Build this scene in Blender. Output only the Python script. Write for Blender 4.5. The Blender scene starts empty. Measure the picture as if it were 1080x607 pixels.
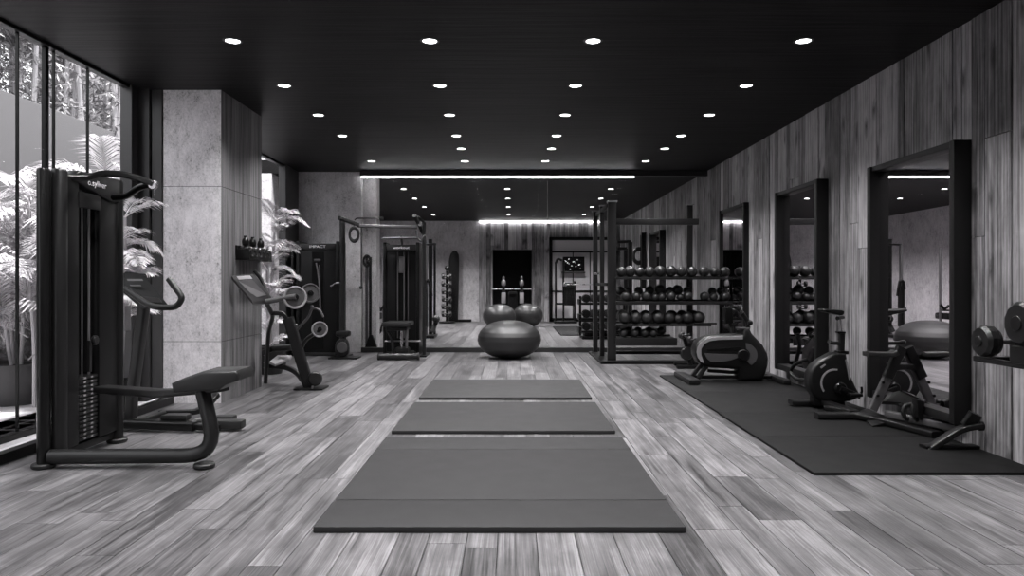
import bpy, bmesh, math, random
from mathutils import Vector, Matrix, Quaternion
random.seed(7)
PI = math.pi
C = bpy.context.scene.collection
SC = bpy.context.scene

# ---------------------------------------------------------------- camera, sky, exposure
EYE, F = 1.25, 760.0            # eye height in metres, focal length in pixels of the 1080 px frame
FLOOR_Z, CEIL_Z = 0.0, 3.25
XR, XG, YB, YE = 3.5, -3.9, 13.0, 23.3   # right wall, left glazing, glass partition, end wall
cam = bpy.data.cameras.new('camera'); cam.sensor_width = 36; cam.lens = 36 * F / 1080
cam.shift_y = -5.5 / 1080; cam.clip_end = 200
co = bpy.data.objects.new('camera', cam); C.objects.link(co)
co.location = (0, 0, EYE); co.rotation_euler = (PI / 2, 0, 0); SC.camera = co
w = bpy.data.worlds.new('world'); SC.world = w; w.use_nodes = True
w.node_tree.nodes['Background'].inputs[0].default_value = (0.96, 0.97, 1.0, 1)
w.node_tree.nodes['Background'].inputs[1].default_value = 2.9
sun = bpy.data.lights.new('sun', 'SUN'); sun.energy = 13.0; sun.angle = math.radians(4)
so = bpy.data.objects.new('sun', sun); C.objects.link(so)
so.rotation_euler = Vector((-0.22, 0.25, -1)).to_track_quat('-Z', 'Y').to_euler(); so.location = (0, 5, 12)
SPOT_W, SPOT_BACK_W, LED_E = 215.0, 420.0, 17.0
SC.view_settings.view_transform = 'Standard'; SC.view_settings.look = 'None'
SC.view_settings.gamma = 1; SC.view_settings.use_curve_mapping = False
SC.view_settings.exposure = 0.0
SC.cycles.max_bounces = 8; SC.cycles.diffuse_bounces = 4; SC.cycles.glossy_bounces = 5
SC.cycles.transparent_max_bounces = 16; SC.cycles.sample_clamp_indirect = 4
SC.cycles.use_denoising = True

# ---------------------------------------------------------------- helpers
def W(px, py, Y):
    "point at depth Y seen in pixel (px,py)"
    return Vector(((px - 540) * Y / F, Y, EYE - (py - 298) * Y / F))

def g(v): return (v, v * 0.965, v * 0.995, 1)

MATS = {}
def nodes_of(name):
    m = bpy.data.materials.new(name); m.use_nodes = True
    nt = m.node_tree; return m, nt, nt.nodes['Principled BSDF']

def plain(name, v, rough=0.5, metal=0.0, bump=0.0, bscale=200, spec=0.5, var=0.0, coat=0):
    m, nt, b = nodes_of(name)
    b.inputs['Base Color'].default_value = g(v); b.inputs['Roughness'].default_value = rough
    b.inputs['Metallic'].default_value = metal; b.inputs['Specular IOR Level'].default_value = spec
    b.inputs['Coat Weight'].default_value = coat
    tc = nt.nodes.new('ShaderNodeTexCoord')
    n = nt.nodes.new('ShaderNodeTexNoise'); n.inputs['Scale'].default_value = bscale
    n.inputs['Detail'].default_value = 3
    nt.links.new(tc.outputs['Object'], n.inputs['Vector'])
    if bump:
        bu = nt.nodes.new('ShaderNodeBump'); bu.inputs['Strength'].default_value = bump
        bu.inputs['Distance'].default_value = 0.002
        nt.links.new(n.outputs['Fac'], bu.inputs['Height']); nt.links.new(bu.outputs['Normal'], b.inputs['Normal'])
    n2 = nt.nodes.new('ShaderNodeTexNoise'); n2.inputs['Scale'].default_value = 6
    nt.links.new(tc.outputs['Object'], n2.inputs['Vector'])
    r = nt.nodes.new('ShaderNodeMapRange'); r.inputs[3].default_value = max(rough - 0.06, 0.02); r.inputs[4].default_value = rough + 0.06
    nt.links.new(n2.outputs['Fac'], r.inputs[0]); nt.links.new(r.outputs[0], b.inputs['Roughness'])
    MATS[name] = m; return m

def emit(name, v, e):
    m, nt, b = nodes_of(name)
    b.inputs['Base Color'].default_value = g(v)
    b.inputs['Emission Color'].default_value = (1, 0.99, 1, 1); b.inputs['Emission Strength'].default_value = e
    MATS[name] = m; return m

def mth(nt, op, a, b=None, clamp=False):
    n = nt.nodes.new('ShaderNodeMath'); n.operation = op; n.use_clamp = clamp
    for i, x in enumerate((a, b)):
        if x is None: continue
        if isinstance(x, (int, float)): n.inputs[i].default_value = x
        else: nt.links.new(x, n.inputs[i])
    return n.outputs[0]

def ramp(nt, fac, stops):
    r = nt.nodes.new('ShaderNodeValToRGB'); nt.links.new(fac, r.inputs[0])
    e = r.color_ramp.elements
    e[0].position, e[0].color = stops[0][0], g(stops[0][1])
    e[1].position, e[1].color = stops[-1][0], g(stops[-1][1])
    for p, v in stops[1:-1]:
        x = e.new(p); x.color = g(v)
    return r.outputs[0]

def wood(name, grain_axis, stops, rough, knots=False, f4w=0.2, fine=55, dist=1.0, wood_bump=0.25, rv=0.20):
    "boards carry a per-face random value 'rnd'; the grain runs along grain_axis"
    m, nt, b = nodes_of(name)
    tc = nt.nodes.new('ShaderNodeTexCoord'); at = nt.nodes.new('ShaderNodeAttribute'); at.attribute_name = 'rnd'
    rnd = at.outputs['Fac']
    off = nt.nodes.new('ShaderNodeCombineXYZ')
    for i in range(3): nt.links.new(mth(nt, 'MULTIPLY', rnd, 37.0 + 11 * i), off.inputs[i])
    add = nt.nodes.new('ShaderNodeVectorMath'); add.operation = 'ADD'
    nt.links.new(tc.outputs['Object'], add.inputs[0]); nt.links.new(off.outputs[0], add.inputs[1])
    def noise(scale_long, scale_cross, detail, rgh=0.6, ds=0.0):
        mp = nt.nodes.new('ShaderNodeMapping'); s = [scale_cross] * 3; s[grain_axis] = scale_long
        mp.inputs['Scale'].default_value = s
        nt.links.new(add.outputs[0], mp.inputs['Vector'])
        n = nt.nodes.new('ShaderNodeTexNoise'); n.inputs['Scale'].default_value = 1
        n.inputs['Detail'].default_value = detail; n.inputs['Roughness'].default_value = rgh
        n.inputs['Distortion'].default_value = ds
        nt.links.new(mp.outputs[0], n.inputs['Vector']); return n.outputs['Fac']
    f1 = noise(1.1, fine, 6, 0.7, 0.6); f2 = noise(0.7, 9, 4, 0.6, dist); f3 = noise(3.5, 6, 5, 0.65, 0.4)
    t = mth(nt, 'ADD', mth(nt, 'MULTIPLY', f1, 0.50), mth(nt, 'MULTIPLY', f2, 0.28))
    f4 = noise(2.2, fine * 2.4, 3, 0.5, 0.3)
    t = mth(nt, 'ADD', t, mth(nt, 'MULTIPLY', f3, 0.22))
    t = mth(nt, 'ADD', t, mth(nt, 'MULTIPLY', mth(nt, 'SUBTRACT', f4, 0.5), f4w))
    t = mth(nt, 'ADD', t, mth(nt, 'MULTIPLY', mth(nt, 'SUBTRACT', rnd, 0.5), rv))
    if knots:
        mp = nt.nodes.new('ShaderNodeMapping'); s = [9.0] * 3; s[grain_axis] = 0.55; s[0] = 0.0
        mp.inputs['Scale'].default_value = s; nt.links.new(add.outputs[0], mp.inputs['Vector'])
        wv = nt.nodes.new('ShaderNodeTexWave'); wv.bands_direction = 'Y'; wv.inputs['Scale'].default_value = 0.9
        wv.inputs['Distortion'].default_value = 9.0; wv.inputs['Detail'].default_value = 4; wv.inputs['Detail Scale'].default_value = 0.8
        nt.links.new(mp.outputs[0], wv.inputs['Vector'])
        t = mth(nt, 'ADD', t, mth(nt, 'MULTIPLY', mth(nt, 'SUBTRACT', wv.outputs['Fac'], 0.5), 0.07))
    col = ramp(nt, t, stops)
    if knots:
        mp = nt.nodes.new('ShaderNodeMapping'); s = [3.2] * 3; s[grain_axis] = 1.1; s[0] = 1.0
        mp.inputs['Scale'].default_value = s; nt.links.new(add.outputs[0], mp.inputs['Vector'])
        v = nt.nodes.new('ShaderNodeTexVoronoi'); v.inputs['Scale'].default_value = 1; v.voronoi_dimensions = '2D'
        sx = nt.nodes.new('ShaderNodeSeparateXYZ'); cx = nt.nodes.new('ShaderNodeCombineXYZ')
        nt.links.new(mp.outputs[0], sx.inputs[0]); nt.links.new(mth(nt, 'ADD', mth(nt, 'ADD', sx.outputs[0], sx.outputs[1]), mth(nt, 'MULTIPLY', f2, 0.25)), cx.inputs[0]); nt.links.new(mth(nt, 'ADD', sx.outputs[2], mth(nt, 'MULTIPLY', f3, 0.35)), cx.inputs[1])
        nt.links.new(cx.outputs[0], v.inputs['Vector'])
        kk = mth(nt, 'MULTIPLY', v.outputs['Distance'], 7.0, True)
        kk = mth(nt, 'ADD', mth(nt, 'MULTIPLY', kk, 0.85), 0.15)
        mx = nt.nodes.new('ShaderNodeMix'); mx.data_type = 'RGBA'; mx.blend_type = 'MULTIPLY'; mx.inputs[0].default_value = 1
        nt.links.new(col, mx.inputs[6]); nt.links.new(kk, mx.inputs[7]); col = mx.outputs[2]
    nt.links.new(col, b.inputs['Base Color']); b.inputs['Roughness'].default_value = rough
    bu = nt.nodes.new('ShaderNodeBump'); bu.inputs['Strength'].default_value = wood_bump; bu.inputs['Distance'].default_value = 0.003
    nt.links.new(f1, bu.inputs['Height']); nt.links.new(bu.outputs['Normal'], b.inputs['Normal'])
    MATS[name] = m; return m

def concrete(name, base, streak=False):
    m, nt, b = nodes_of(name)
    tc = nt.nodes.new('ShaderNodeTexCoord')
    def noise(scale, detail, vec=(1, 1, 1), rgh=0.6):
        mp = nt.nodes.new('ShaderNodeMapping'); mp.inputs['Scale'].default_value = vec
        nt.links.new(tc.outputs['Object'], mp.inputs['Vector'])
        n = nt.nodes.new('ShaderNodeTexNoise'); n.inputs['Scale'].default_value = scale
        n.inputs['Detail'].default_value = detail; n.inputs['Roughness'].default_value = rgh
        nt.links.new(mp.outputs[0], n.inputs['Vector']); return n.outputs['Fac']
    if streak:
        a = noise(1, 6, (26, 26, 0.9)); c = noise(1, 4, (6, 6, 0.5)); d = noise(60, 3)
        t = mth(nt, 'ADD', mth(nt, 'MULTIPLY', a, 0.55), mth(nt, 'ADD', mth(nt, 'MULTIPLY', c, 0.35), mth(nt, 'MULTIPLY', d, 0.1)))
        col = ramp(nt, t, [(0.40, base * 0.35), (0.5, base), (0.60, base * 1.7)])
    else:
        a = noise(46, 6, (1, 1, 0.7), 0.8); c = noise(2.2, 4); d = noise(14, 5, (1, 1, .5))
        t = mth(nt, 'ADD', mth(nt, 'MULTIPLY', a, 0.5), mth(nt, 'ADD', mth(nt, 'MULTIPLY', c, 0.25), mth(nt, 'MULTIPLY', d, 0.25)))
        col = ramp(nt, t, [(0.38, base * 0.25), (0.44, base * 0.75), (0.52, base * 1.0), (0.60, base * 1.2)])
    nt.links.new(col, b.inputs['Base Color']); b.inputs['Roughness'].default_value = 0.75
    bu = nt.nodes.new('ShaderNodeBump'); bu.inputs['Strength'].default_value = 0.35; bu.inputs['Distance'].default_value = 0.004
    nt.links.new(a, bu.inputs['Height']); nt.links.new(bu.outputs['Normal'], b.inputs['Normal'])
    MATS[name] = m; return m

def leafmat(name, v):
    m, nt, b = nodes_of(name)
    oi = nt.nodes.new('ShaderNodeTexCoord'); n = nt.nodes.new('ShaderNodeTexNoise'); n.inputs['Scale'].default_value = 5
    nt.links.new(oi.outputs['Object'], n.inputs['Vector'])
    col = ramp(nt, n.outputs['Fac'], [(0.3, v * 0.45), (0.7, v * 1.3)])
    d = nt.nodes.new('ShaderNodeBsdfDiffuse'); t = nt.nodes.new('ShaderNodeBsdfTranslucent'); gl = nt.nodes.new('ShaderNodeBsdfGlossy')
    gl.inputs['Roughness'].default_value = 0.35
    nt.links.new(col, d.inputs[0]); nt.links.new(col, t.inputs[0])
    m1 = nt.nodes.new('ShaderNodeMixShader'); m1.inputs[0].default_value = 0.25
    nt.links.new(d.outputs[0], m1.inputs[1]); nt.links.new(t.outputs[0], m1.inputs[2])
    m2 = nt.nodes.new('ShaderNodeMixShader'); m2.inputs[0].default_value = 0.08
    nt.links.new(m1.outputs[0], m2.inputs[1]); nt.links.new(gl.outputs[0], m2.inputs[2])
    nt.links.new(m2.outputs[0], nt.nodes['Material Output'].inputs[0]); MATS[name] = m; return m

def glassmat(name, refl=0.06, tint=0.95):
    m, nt, b = nodes_of(name)
    t = nt.nodes.new('ShaderNodeBsdfTransparent'); t.inputs[0].default_value = (tint, tint, tint, 1)
    gl = nt.nodes.new('ShaderNodeBsdfGlossy'); gl.inputs['Roughness'].default_value = 0.01
    m1 = nt.nodes.new('ShaderNodeMixShader'); m1.inputs[0].default_value = refl
    nt.links.new(t.outputs[0], m1.inputs[1]); nt.links.new(gl.outputs[0], m1.inputs[2])
    nt.links.new(m1.outputs[0], nt.nodes['Material Output'].inputs[0]); MATS[name] = m; return m

def ceilmat(name):
    m, nt, b = nodes_of(name)
    tc = nt.nodes.new('ShaderNodeTexCoord'); mp = nt.nodes.new('ShaderNodeMapping'); mp.inputs['Scale'].default_value = (0.9, 22, 1)
    nt.links.new(tc.outputs['Object'], mp.inputs['Vector'])
    n = nt.nodes.new('ShaderNodeTexNoise'); n.inputs['Scale'].default_value = 1; n.inputs['Detail'].default_value = 5
    n.inputs['Distortion'].default_value = 0.7
    nt.links.new(mp.outputs[0], n.inputs['Vector'])
    nt.links.new(ramp(nt, n.outputs['Fac'], [(0.35, 0.005), (0.65, 0.018)]), b.inputs['Base Color'])
    b.inputs['Roughness'].default_value = 0.5; b.inputs['Specular IOR Level'].default_value = 0.08
    bu = nt.nodes.new('ShaderNodeBump'); bu.inputs['Strength'].default_value = 0.7; bu.inputs['Distance'].default_value = 0.006
    nt.links.new(n.outputs['Fac'], bu.inputs['Height']); nt.links.new(bu.outputs['Normal'], b.inputs['Normal'])
    MATS[name] = m; return m

wood('floor_wood', 1, [(0.38, 0.022), (0.46, 0.068), (0.53, 0.115), (0.62, 0.23)], 0.32, fine=70, rv=0.10)
wood('wall_wood', 2, [(0.33, 0.045), (0.44, 0.16), (0.53, 0.29), (0.65, 0.50)], 0.6, knots=True, f4w=0.10, fine=34, dist=1.6)
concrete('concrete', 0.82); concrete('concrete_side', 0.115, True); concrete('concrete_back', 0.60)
concrete('garden_plaster', 0.13)
concrete('plaster', 0.34); ceilmat('ceiling')
plain('black_frame', 0.004, 0.40, bump=0.1, spec=.25); plain('dark_panel', 0.005, 0.40, spec=.25); plain('dark_metal', 0.004, 0.33, 0.0, spec=0.35); plain('window_metal', 0.035, 0.4)
plain('mirror_frame', 0.008, 0.45, spec=.35); plain('window_rail', 0.018, 0.45); plain('deep_black', 0.002, 0.6, spec=.15); plain('steel', 0.45, 0.28, 1.0); plain('brushed', 0.30, 0.38, 0.9); plain('graphite', 0.009, 0.36, spec=.4)
plain('vinyl', 0.005, 0.38, bump=0.25, bscale=260, spec=0.4); plain('vinyl_top', 0.009, 0.45, bump=0.3, bscale=260)
plain('rubber', 0.005, 0.5, bump=0.35, bscale=300); plain('mat_grey', 0.019, 0.62, bump=0.4, bscale=420, spec=0.25)
plain('mat_black', 0.004, 0.66, bump=0.4, bscale=420, spec=0.15)
plain('ball_grey', 0.014, 0.42, bump=0.08, bscale=60); plain('medicine', 0.012, 0.42, bump=0.35, bscale=220)
plain('garden_paint', 0.12, 0.8); plain('white_paint', 0.75, 0.5); plain('light_grey', 0.24, 0.45); plain('mid_grey', 0.06, 0.4); plain('cast_iron', 0.03, 0.42, 0.3, bump=0.3)
plain('pale_stone', 0.55, 0.7, bump=0.4, bscale=40); plain('pot', 0.06, 0.8, bump=0.8, bscale=70)
plain('bark', 0.45, 0.8, bump=0.6, bscale=60); plain('soil', 0.03, 0.9, bump=1, bscale=50)
_m = plain('mirror', 0.85, 0.02, 1.0)
for _l in list(_m.node_tree.links):
    if _l.to_socket.name == 'Roughness': _m.node_tree.links.remove(_l)
_m.node_tree.nodes['Principled BSDF'].inputs['Roughness'].default_value = 0.0
plain('panel_white', 0.6, 0.6)
leafmat('palm_leaf', 0.62); leafmat('bush_leaf', 0.30); leafmat('bamboo_leaf', 0.22); leafmat('indoor_leaf', 0.80)
glassmat('glass', 0.006, 0.985); glassmat('window_glass', 0.003, 0.995)
emit('lamp_glow', 0.9, 14.0); emit('led_glow', 0.9, LED_E); emit('screen_glow', 0.4, 0.9)

M = MATS
ORG = {}
def ncol(): return bmesh.new()

def finish(name, bm, mat, parent=None, smooth=35, kind=None):
    me = bpy.data.meshes.new(name)
    bmesh.ops.recalc_face_normals(bm, faces=bm.faces)
    bm.to_mesh(me); bm.free()
    for mm in (mat if isinstance(mat, (list, tuple)) else [mat]):
        me.materials.append(M[mm])
    if smooth and len(me.polygons):
        me.polygons.foreach_set('use_smooth', [True] * len(me.polygons))
        me.set_sharp_from_angle(angle=math.radians(smooth))
    o = bpy.data.objects.new(name, me); C.objects.link(o)
    if parent is not None:
        org = ORG[parent.name]; me.transform(Matrix.Translation(-org)); o.parent = parent; ORG[o.name] = org
    if kind: o['kind'] = kind
    return o

def thing(name, label, cat, loc, group=None):
    o = bpy.data.objects.new(name, None); C.objects.link(o); o.empty_display_size = 0.1
    o.location = loc; ORG[o.name] = Vector(loc); o['label'] = label; o['category'] = cat
    if group: o['group'] = group
    return o

def solo(name, label, cat, bm, mat, loc=None, group=None, smooth=35):
    "a thing that is one mesh, origin at loc"
    o = finish(name, bm, mat, None, smooth)
    if loc is not None:
        o.data.transform(Matrix.Translation(-Vector(loc))); o.location = loc
    o['label'] = label; o['category'] = cat; ORG[o.name] = Vector(loc or (0, 0, 0))
    if group: o['group'] = group
    return o

def struct(name, label, bm, mat, cat='structure', smooth=None):
    o = finish(name, bm, mat, None, smooth); o['kind'] = 'structure'; o['label'] = label; o['category'] = cat
    ORG[o.name] = Vector((0, 0, 0)); return o

def dup(root, loc, label, group=None, rotz=0.0, scale=None):
    r = root.copy(); C.objects.link(r); r.location = loc; r.rotation_euler = (0, 0, rotz); r['label'] = label
    if group: r['group'] = group
    if scale: r.scale = (scale,) * 3
    for ch in list(root.children):
        c = ch.copy(); C.objects.link(c); c.parent = r
        for s in list(ch.children):
            d = s.copy(); C.objects.link(d); d.parent = c
    return r

def box(bm, lo, hi, bev=0.0, mi=0, rot=None, seg=2):
    lo, hi = Vector(lo), Vector(hi); c = (lo + hi) / 2; s = hi - lo
    t = bmesh.new(); bmesh.ops.create_cube(t, size=1.0)
    for v in t.verts: v.co = Vector((v.co.x * s.x, v.co.y * s.y, v.co.z * s.z))
    if bev: bmesh.ops.bevel(t, geom=list(t.edges), offset=min(bev, min(abs(x) for x in s) * 0.49), segments=seg, affect='EDGES', profile=0.6)
    mtx = Matrix.Translation(c) @ (rot.to_4x4() if rot else Matrix.Identity(4))
    merge(bm, t, mtx, mi); return bm

def merge(bm, t, mtx=None, mi=0):
    if mtx is not None: bmesh.ops.transform(t, matrix=mtx, verts=t.verts)
    vm = {v: bm.verts.new(v.co) for v in t.verts}
    for f in t.faces:
        try: nf = bm.faces.new([vm[v] for v in f.verts]); nf.material_index = mi if mi else f.material_index
        except ValueError: pass
    t.free()

def cbox(bm, c, size, bev=0.0, mi=0, rot=None):
    c, s = Vector(c), Vector(size) / 2
    return box(bm, c - s, c + s, bev, mi, rot)

def fillet(pts, r, n=6):
    pts = [Vector(p) for p in pts]
    if len(pts) < 3 or r <= 0: return pts
    out = [pts[0]]
    for i in range(1, len(pts) - 1):
        a, b, c = pts[i - 1], pts[i], pts[i + 1]
        d1, d2 = (a - b), (c - b); k = min(r, d1.length * 0.48, d2.length * 0.48)
        p, q = b + d1.normalized() * k, b + d2.normalized() * k
        for j in range(n + 1):
            t = j / n; out.append(p * (1 - t) ** 2 + b * 2 * t * (1 - t) + q * t * t)
    out.append(pts[-1]); return out

def sweep(bm, pts, prof, up=None, scales=None):
    pts = [Vector(p) for p in pts]; n = len(pts)
    tang = []
    for i in range(n):
        t = pts[min(i + 1, n - 1)] - pts[max(i - 1, 0)]
        tang.append(t.normalized())
    u = Vector(up) if up is not None else (Vector((0, 0, 1)) if abs(tang[0].z) < 0.9 else Vector((0, 1, 0)))
    rings = []
    for i in range(n):
        t = tang[i]
        if up is not None: u = Vector(up)
        side = t.cross(u)
        if side.length < 1e-5: side = t.orthogonal()
        side.normalize(); uu = side.cross(t).normalized(); u = uu
        k = scales[i] if scales else 1
        rings.append([bm.verts.new(pts[i] + side * a * k + uu * b * k) for a, b in prof])
    m = len(prof)
    for i in range(n - 1):
        for j in range(m):
            bm.faces.new((rings[i][j], rings[i][(j + 1) % m], rings[i + 1][(j + 1) % m], rings[i + 1][j]))
    bm.faces.new(rings[0]); bm.faces.new(list(reversed(rings[-1])))
    return bm

def circ(r, n=12, ry=None): return [(r * math.cos(2 * PI * k / n), (ry or r) * math.sin(2 * PI * k / n)) for k in range(n)]
def rrect(w_, h_, r=None):
    r = r if r is not None else min(w_, h_) * 0.22; a, b = w_ / 2 - r, h_ / 2 - r; out = []
    for cx, cy, s in ((a, b, 0), (-a, b, 1), (-a, -b, 2), (a, -b, 3)):
        for k in range(4):
            an = s * PI / 2 + k * PI / 6; out.append((cx + r * math.cos(an), cy + r * math.sin(an)))
    return out
def tube(bm, pts, r, bend=0.0, n=12): return sweep(bm, fillet(pts, bend), circ(r, n))
def bar(bm, pts, w_, h_, bend=0.0, up=None, r=None): return sweep(bm, fillet(pts, bend), rrect(w_, h_, r), up)

def axis_mat(c, axis):
    return Matrix.Translation(Vector(c)) @ Vector(axis).normalized().to_track_quat('Z', 'Y').to_matrix().to_4x4()
def lathe(bm, prof, c, axis=(0, 0, 1), n=28, mi=0, spin=0):
    "prof: (radius, height) from bottom to top"
    t = bmesh.new(); rings = []
    for r, z in prof:
        if r < 1e-5: rings.append([t.verts.new((0, 0, z))])
        else: rings.append([t.verts.new((r * math.cos(2 * PI * k / n + spin), r * math.sin(2 * PI * k / n + spin), z)) for k in range(n)])
    for a, b in zip(rings, rings[1:]):
        for k in range(n):
            k2 = (k + 1) % n
            if len(a) == 1 and len(b) == 1: continue
            if len(a) == 1: t.faces.new((a[0], b[k2], b[k]))
            elif len(b) == 1: t.faces.new((a[k], a[k2], b[0]))
            else: t.faces.new((a[k], a[k2], b[k2], b[k]))
    if len(rings[0]) > 1: t.faces.new(list(reversed(rings[0])))
    if len(rings[-1]) > 1: t.faces.new(rings[-1])
    merge(bm, t, axis_mat(c, axis), mi); return bm
def disc(bm, c, axis, r, th, n=28, mi=0, bev=None):
    b = bev if bev is not None else min(th * 0.25, r * 0.2)
    return lathe(bm, [(r - b, -th / 2), (r, -th / 2 + b), (r, th / 2 - b), (r - b, th / 2)], c, axis, n, mi)
def ring(bm, c, axis, R, r, n=28, m=8, mi=0, squash=1.0):
    t = bmesh.new(); rr = []
    for i in range(n):
        a = 2 * PI * i / n
        rr.append([t.verts.new(((R + r * math.cos(2 * PI * j / m)) * math.cos(a), (R + r * math.cos(2 * PI * j / m)) * math.sin(a) * squash, r * math.sin(2 * PI * j / m))) for j in range(m)])
    for i in range(n):
        for j in range(m):
            t.faces.new((rr[i][j], rr[(i + 1) % n][j], rr[(i + 1) % n][(j + 1) % m], rr[i][(j + 1) % m]))
    merge(bm, t, axis_mat(c, axis), mi); return bm
def ball(bm, c, r, sx=1, sy=1, sz=1, n=24):
    t = bmesh.new(); bmesh.ops.create_uvsphere(t, u_segments=n, v_segments=n // 2 + 2, radius=r)
    merge(bm, t, Matrix.Translation(Vector(c)) @ Matrix.Diagonal((sx, sy, sz, 1))); return bm
def prism(bm, poly, depth, bev=0.0, mi=0, seg=3):
    "poly: coplanar 3D points; extruded by vector depth"
    t = bmesh.new(); vs = [t.verts.new(Vector(p)) for p in poly]; f = t.faces.new(vs)
    r = bmesh.ops.extrude_face_region(t, geom=[f])
    ve = [e for e in r['geom'] if isinstance(e, bmesh.types.BMVert)]
    bmesh.ops.translate(t, vec=Vector(depth), verts=ve)
    bmesh.ops.recalc_face_normals(t, faces=t.faces)
    if bev:
        n = f.normal.copy(); d = Vector(depth).normalized()
        ed = [e for e in t.edges if abs((e.verts[0].co - e.verts[1].co).normalized().dot(d)) < 0.5]
        bmesh.ops.bevel(t, geom=ed, offset=bev, segments=seg, affect='EDGES', profile=0.5)
    merge(bm, t, None, mi); return bm
def PW(pts, Y): return [W(a, b, Y) for a, b in pts]
def smoothpoly(pts, it=2):
    for _ in range(it):
        q = []
        for i in range(len(pts)):
            a, b = Vector(pts[i]), Vector(pts[(i + 1) % len(pts)])
            q += [a * 0.75 + b * 0.25, a * 0.25 + b * 0.75]
        pts = q
    return pts
def text(name, s, size, loc, rot, mat, parent, ext=0.001, stretch=1.0):
    cu = bpy.data.curves.new(name, 'FONT'); cu.body = s; cu.size = size; cu.extrude = ext; cu.align_x = 'CENTER'; cu.align_y = 'CENTER'
    cu.materials.append(M[mat]); o = bpy.data.objects.new(name, cu); C.objects.link(o)
    bpy.context.view_layer.update(); me = bpy.data.meshes.new_from_object(o.evaluated_get(bpy.context.evaluated_depsgraph_get()))
    bpy.data.objects.remove(o); o = bpy.data.objects.new(name, me); C.objects.link(o)
    o.parent = parent; o.location = Vector(loc) - ORG[parent.name]; o.rotation_euler = rot; o.scale = (stretch, 1, 1); return o
ORD = ['first', 'second', 'third', 'fourth', 'fifth', 'sixth', 'seventh', 'eighth', 'ninth', 'tenth', 'eleventh', 'twelfth', 'thirteenth']

# ================================================================ THE SETTING
def boards(name, label, mat, rects, thick_axis, base, mat2='deep_black', under=None):
    "rects: (u0,u1,v0,v1) quads on a plane; each gets a random value"
    bm = bmesh.new(); lay = bm.faces.layers.float.new('rnd')
    for (u0, u1, v0, v1, d) in rects:
        rv = random.random()
        if thick_axis == 'z': pts = [(u0, v0, base), (u1, v0, base), (u1, v1, base), (u0, v1, base)]; dn = Vector((0, 0, -0.02))
        elif thick_axis == 'x': pts = [(base - d, u0, v0), (base - d, u1, v0), (base - d, u1, v1), (base - d, u0, v1)]; dn = Vector((0.04, 0, 0))
        else: pts = [(u0, base - d, v0), (u1, base - d, v0), (u1, base - d, v1), (u0, base - d, v1)]; dn = Vector((0, 0.04, 0))
        a = [bm.verts.new(p) for p in pts]; b = [bm.verts.new(Vector(p) + dn) for p in pts]
        fs = [bm.faces.new(a)] + [bm.faces.new((a[i], a[(i + 1) % 4], b[(i + 1) % 4], b[i])) for i in range(4)]
        for f in fs: f[lay] = rv
    if under:
        f = bm.faces.new([bm.verts.new(p) for p in under]); f.material_index = 1
    return struct(name, label, bm, [mat, mat2])

rects = []
x = -4.6
while x < 3.7:
    wd = random.choice((0.15, 0.19, 0.23, 0.23)); y = -4 - random.random() * 1.5
    while y < YE + .1:
        ln = random.uniform(0.8, 2.2); rects.append((x + 0.0018, x + wd - 0.0018, y + 0.0015, min(y + ln, YE + .2) - 0.0015, 0)); y += ln
    x += wd
boards('floor', 'grey weathered wood plank floor running away from the camera', 'floor_wood', rects, 'z', 0.0,
       under=[(-4.6, -6, -0.012), (3.8, -6, -0.012), (3.8, YE + .2, -0.012), (-4.6, YE + .2, -0.012)])

def wall_rects(a0, a1, z0, z1, wmin, wmax, split=0.25):
    out = []; u = a0
    while u < a1:
        wd = random.uniform(wmin, wmax)
        if random.random() < 0.3: wd *= 0.55
        e = min(u + wd, a1); d = random.choice((0, 0, 0.004, 0.008))
        if random.random() < split:
            zs = random.uniform(0.9, 2.6)
            out += [(u + .004, e - .004, z0, zs - .003, d), (u + .004, e - .004, zs + .003, z1, d)]
        else: out.append((u + .004, e - .004, z0, z1, d))
        u = e
    return out
boards('wall_right', 'right wall of tall vertical weathered wood boards', 'wall_wood', wall_rects(-4, YE, 0, CEIL_Z, 0.16, 0.40), 'x', XR,
       under=[(XR + .02, -4, 0), (XR + .02, YE, 0), (XR + .02, YE, CEIL_Z), (XR + .02, -4, CEIL_Z)])
bm = ncol(); box(bm, (XG - .06, -4.2, CEIL_Z), (3.8, YB + .2, CEIL_Z + .25)); box(bm, (-4.7, YB + .2, CEIL_Z), (3.8, YE + .3, CEIL_Z + .25))
struct('ceiling', 'dark streaked ceiling over both rooms', bm, 'ceiling')
bm = ncol(); box(bm, (-4.6, -4.2, 0), (3.8, -4, CEIL_Z))
struct('wall_front', 'plain wall behind the camera', bm, 'plaster')
# column
bm = ncol(); col = (-3.62, -3.02, 7.48, 8.69)
for z0, z1 in ((0, .637), (.642, 2.247), (2.252, CEIL_Z)):
    box(bm, (col[0], col[2], z0), (col[1], col[3], z1))
box(bm, (col[0] + .01, col[2] + .01, 0), (col[1] - .01, col[3] - .01, CEIL_Z))
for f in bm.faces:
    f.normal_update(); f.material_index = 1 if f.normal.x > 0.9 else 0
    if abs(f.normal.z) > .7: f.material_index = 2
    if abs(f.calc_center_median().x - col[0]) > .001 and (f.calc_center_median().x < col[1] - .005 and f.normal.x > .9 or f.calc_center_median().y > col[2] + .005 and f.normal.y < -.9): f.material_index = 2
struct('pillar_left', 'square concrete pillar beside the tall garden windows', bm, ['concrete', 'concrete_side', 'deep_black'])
bm = ncol()
for x0, x1 in ((XG, -3.602), (-3.598, -2.72)):
    for z0, z1 in ((0, .998), (1.002, CEIL_Z)): box(bm, (x0, YB, z0), (x1, YB + .18, z1), .003, seg=1)
struct('wall_back', 'pale concrete wall section left of the back glazing', bm, 'concrete_back')
bm = ncol(); box(bm, (-2.80, YB + .3, 0), (-2.50, YB + .62, CEIL_Z), .006)
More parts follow.
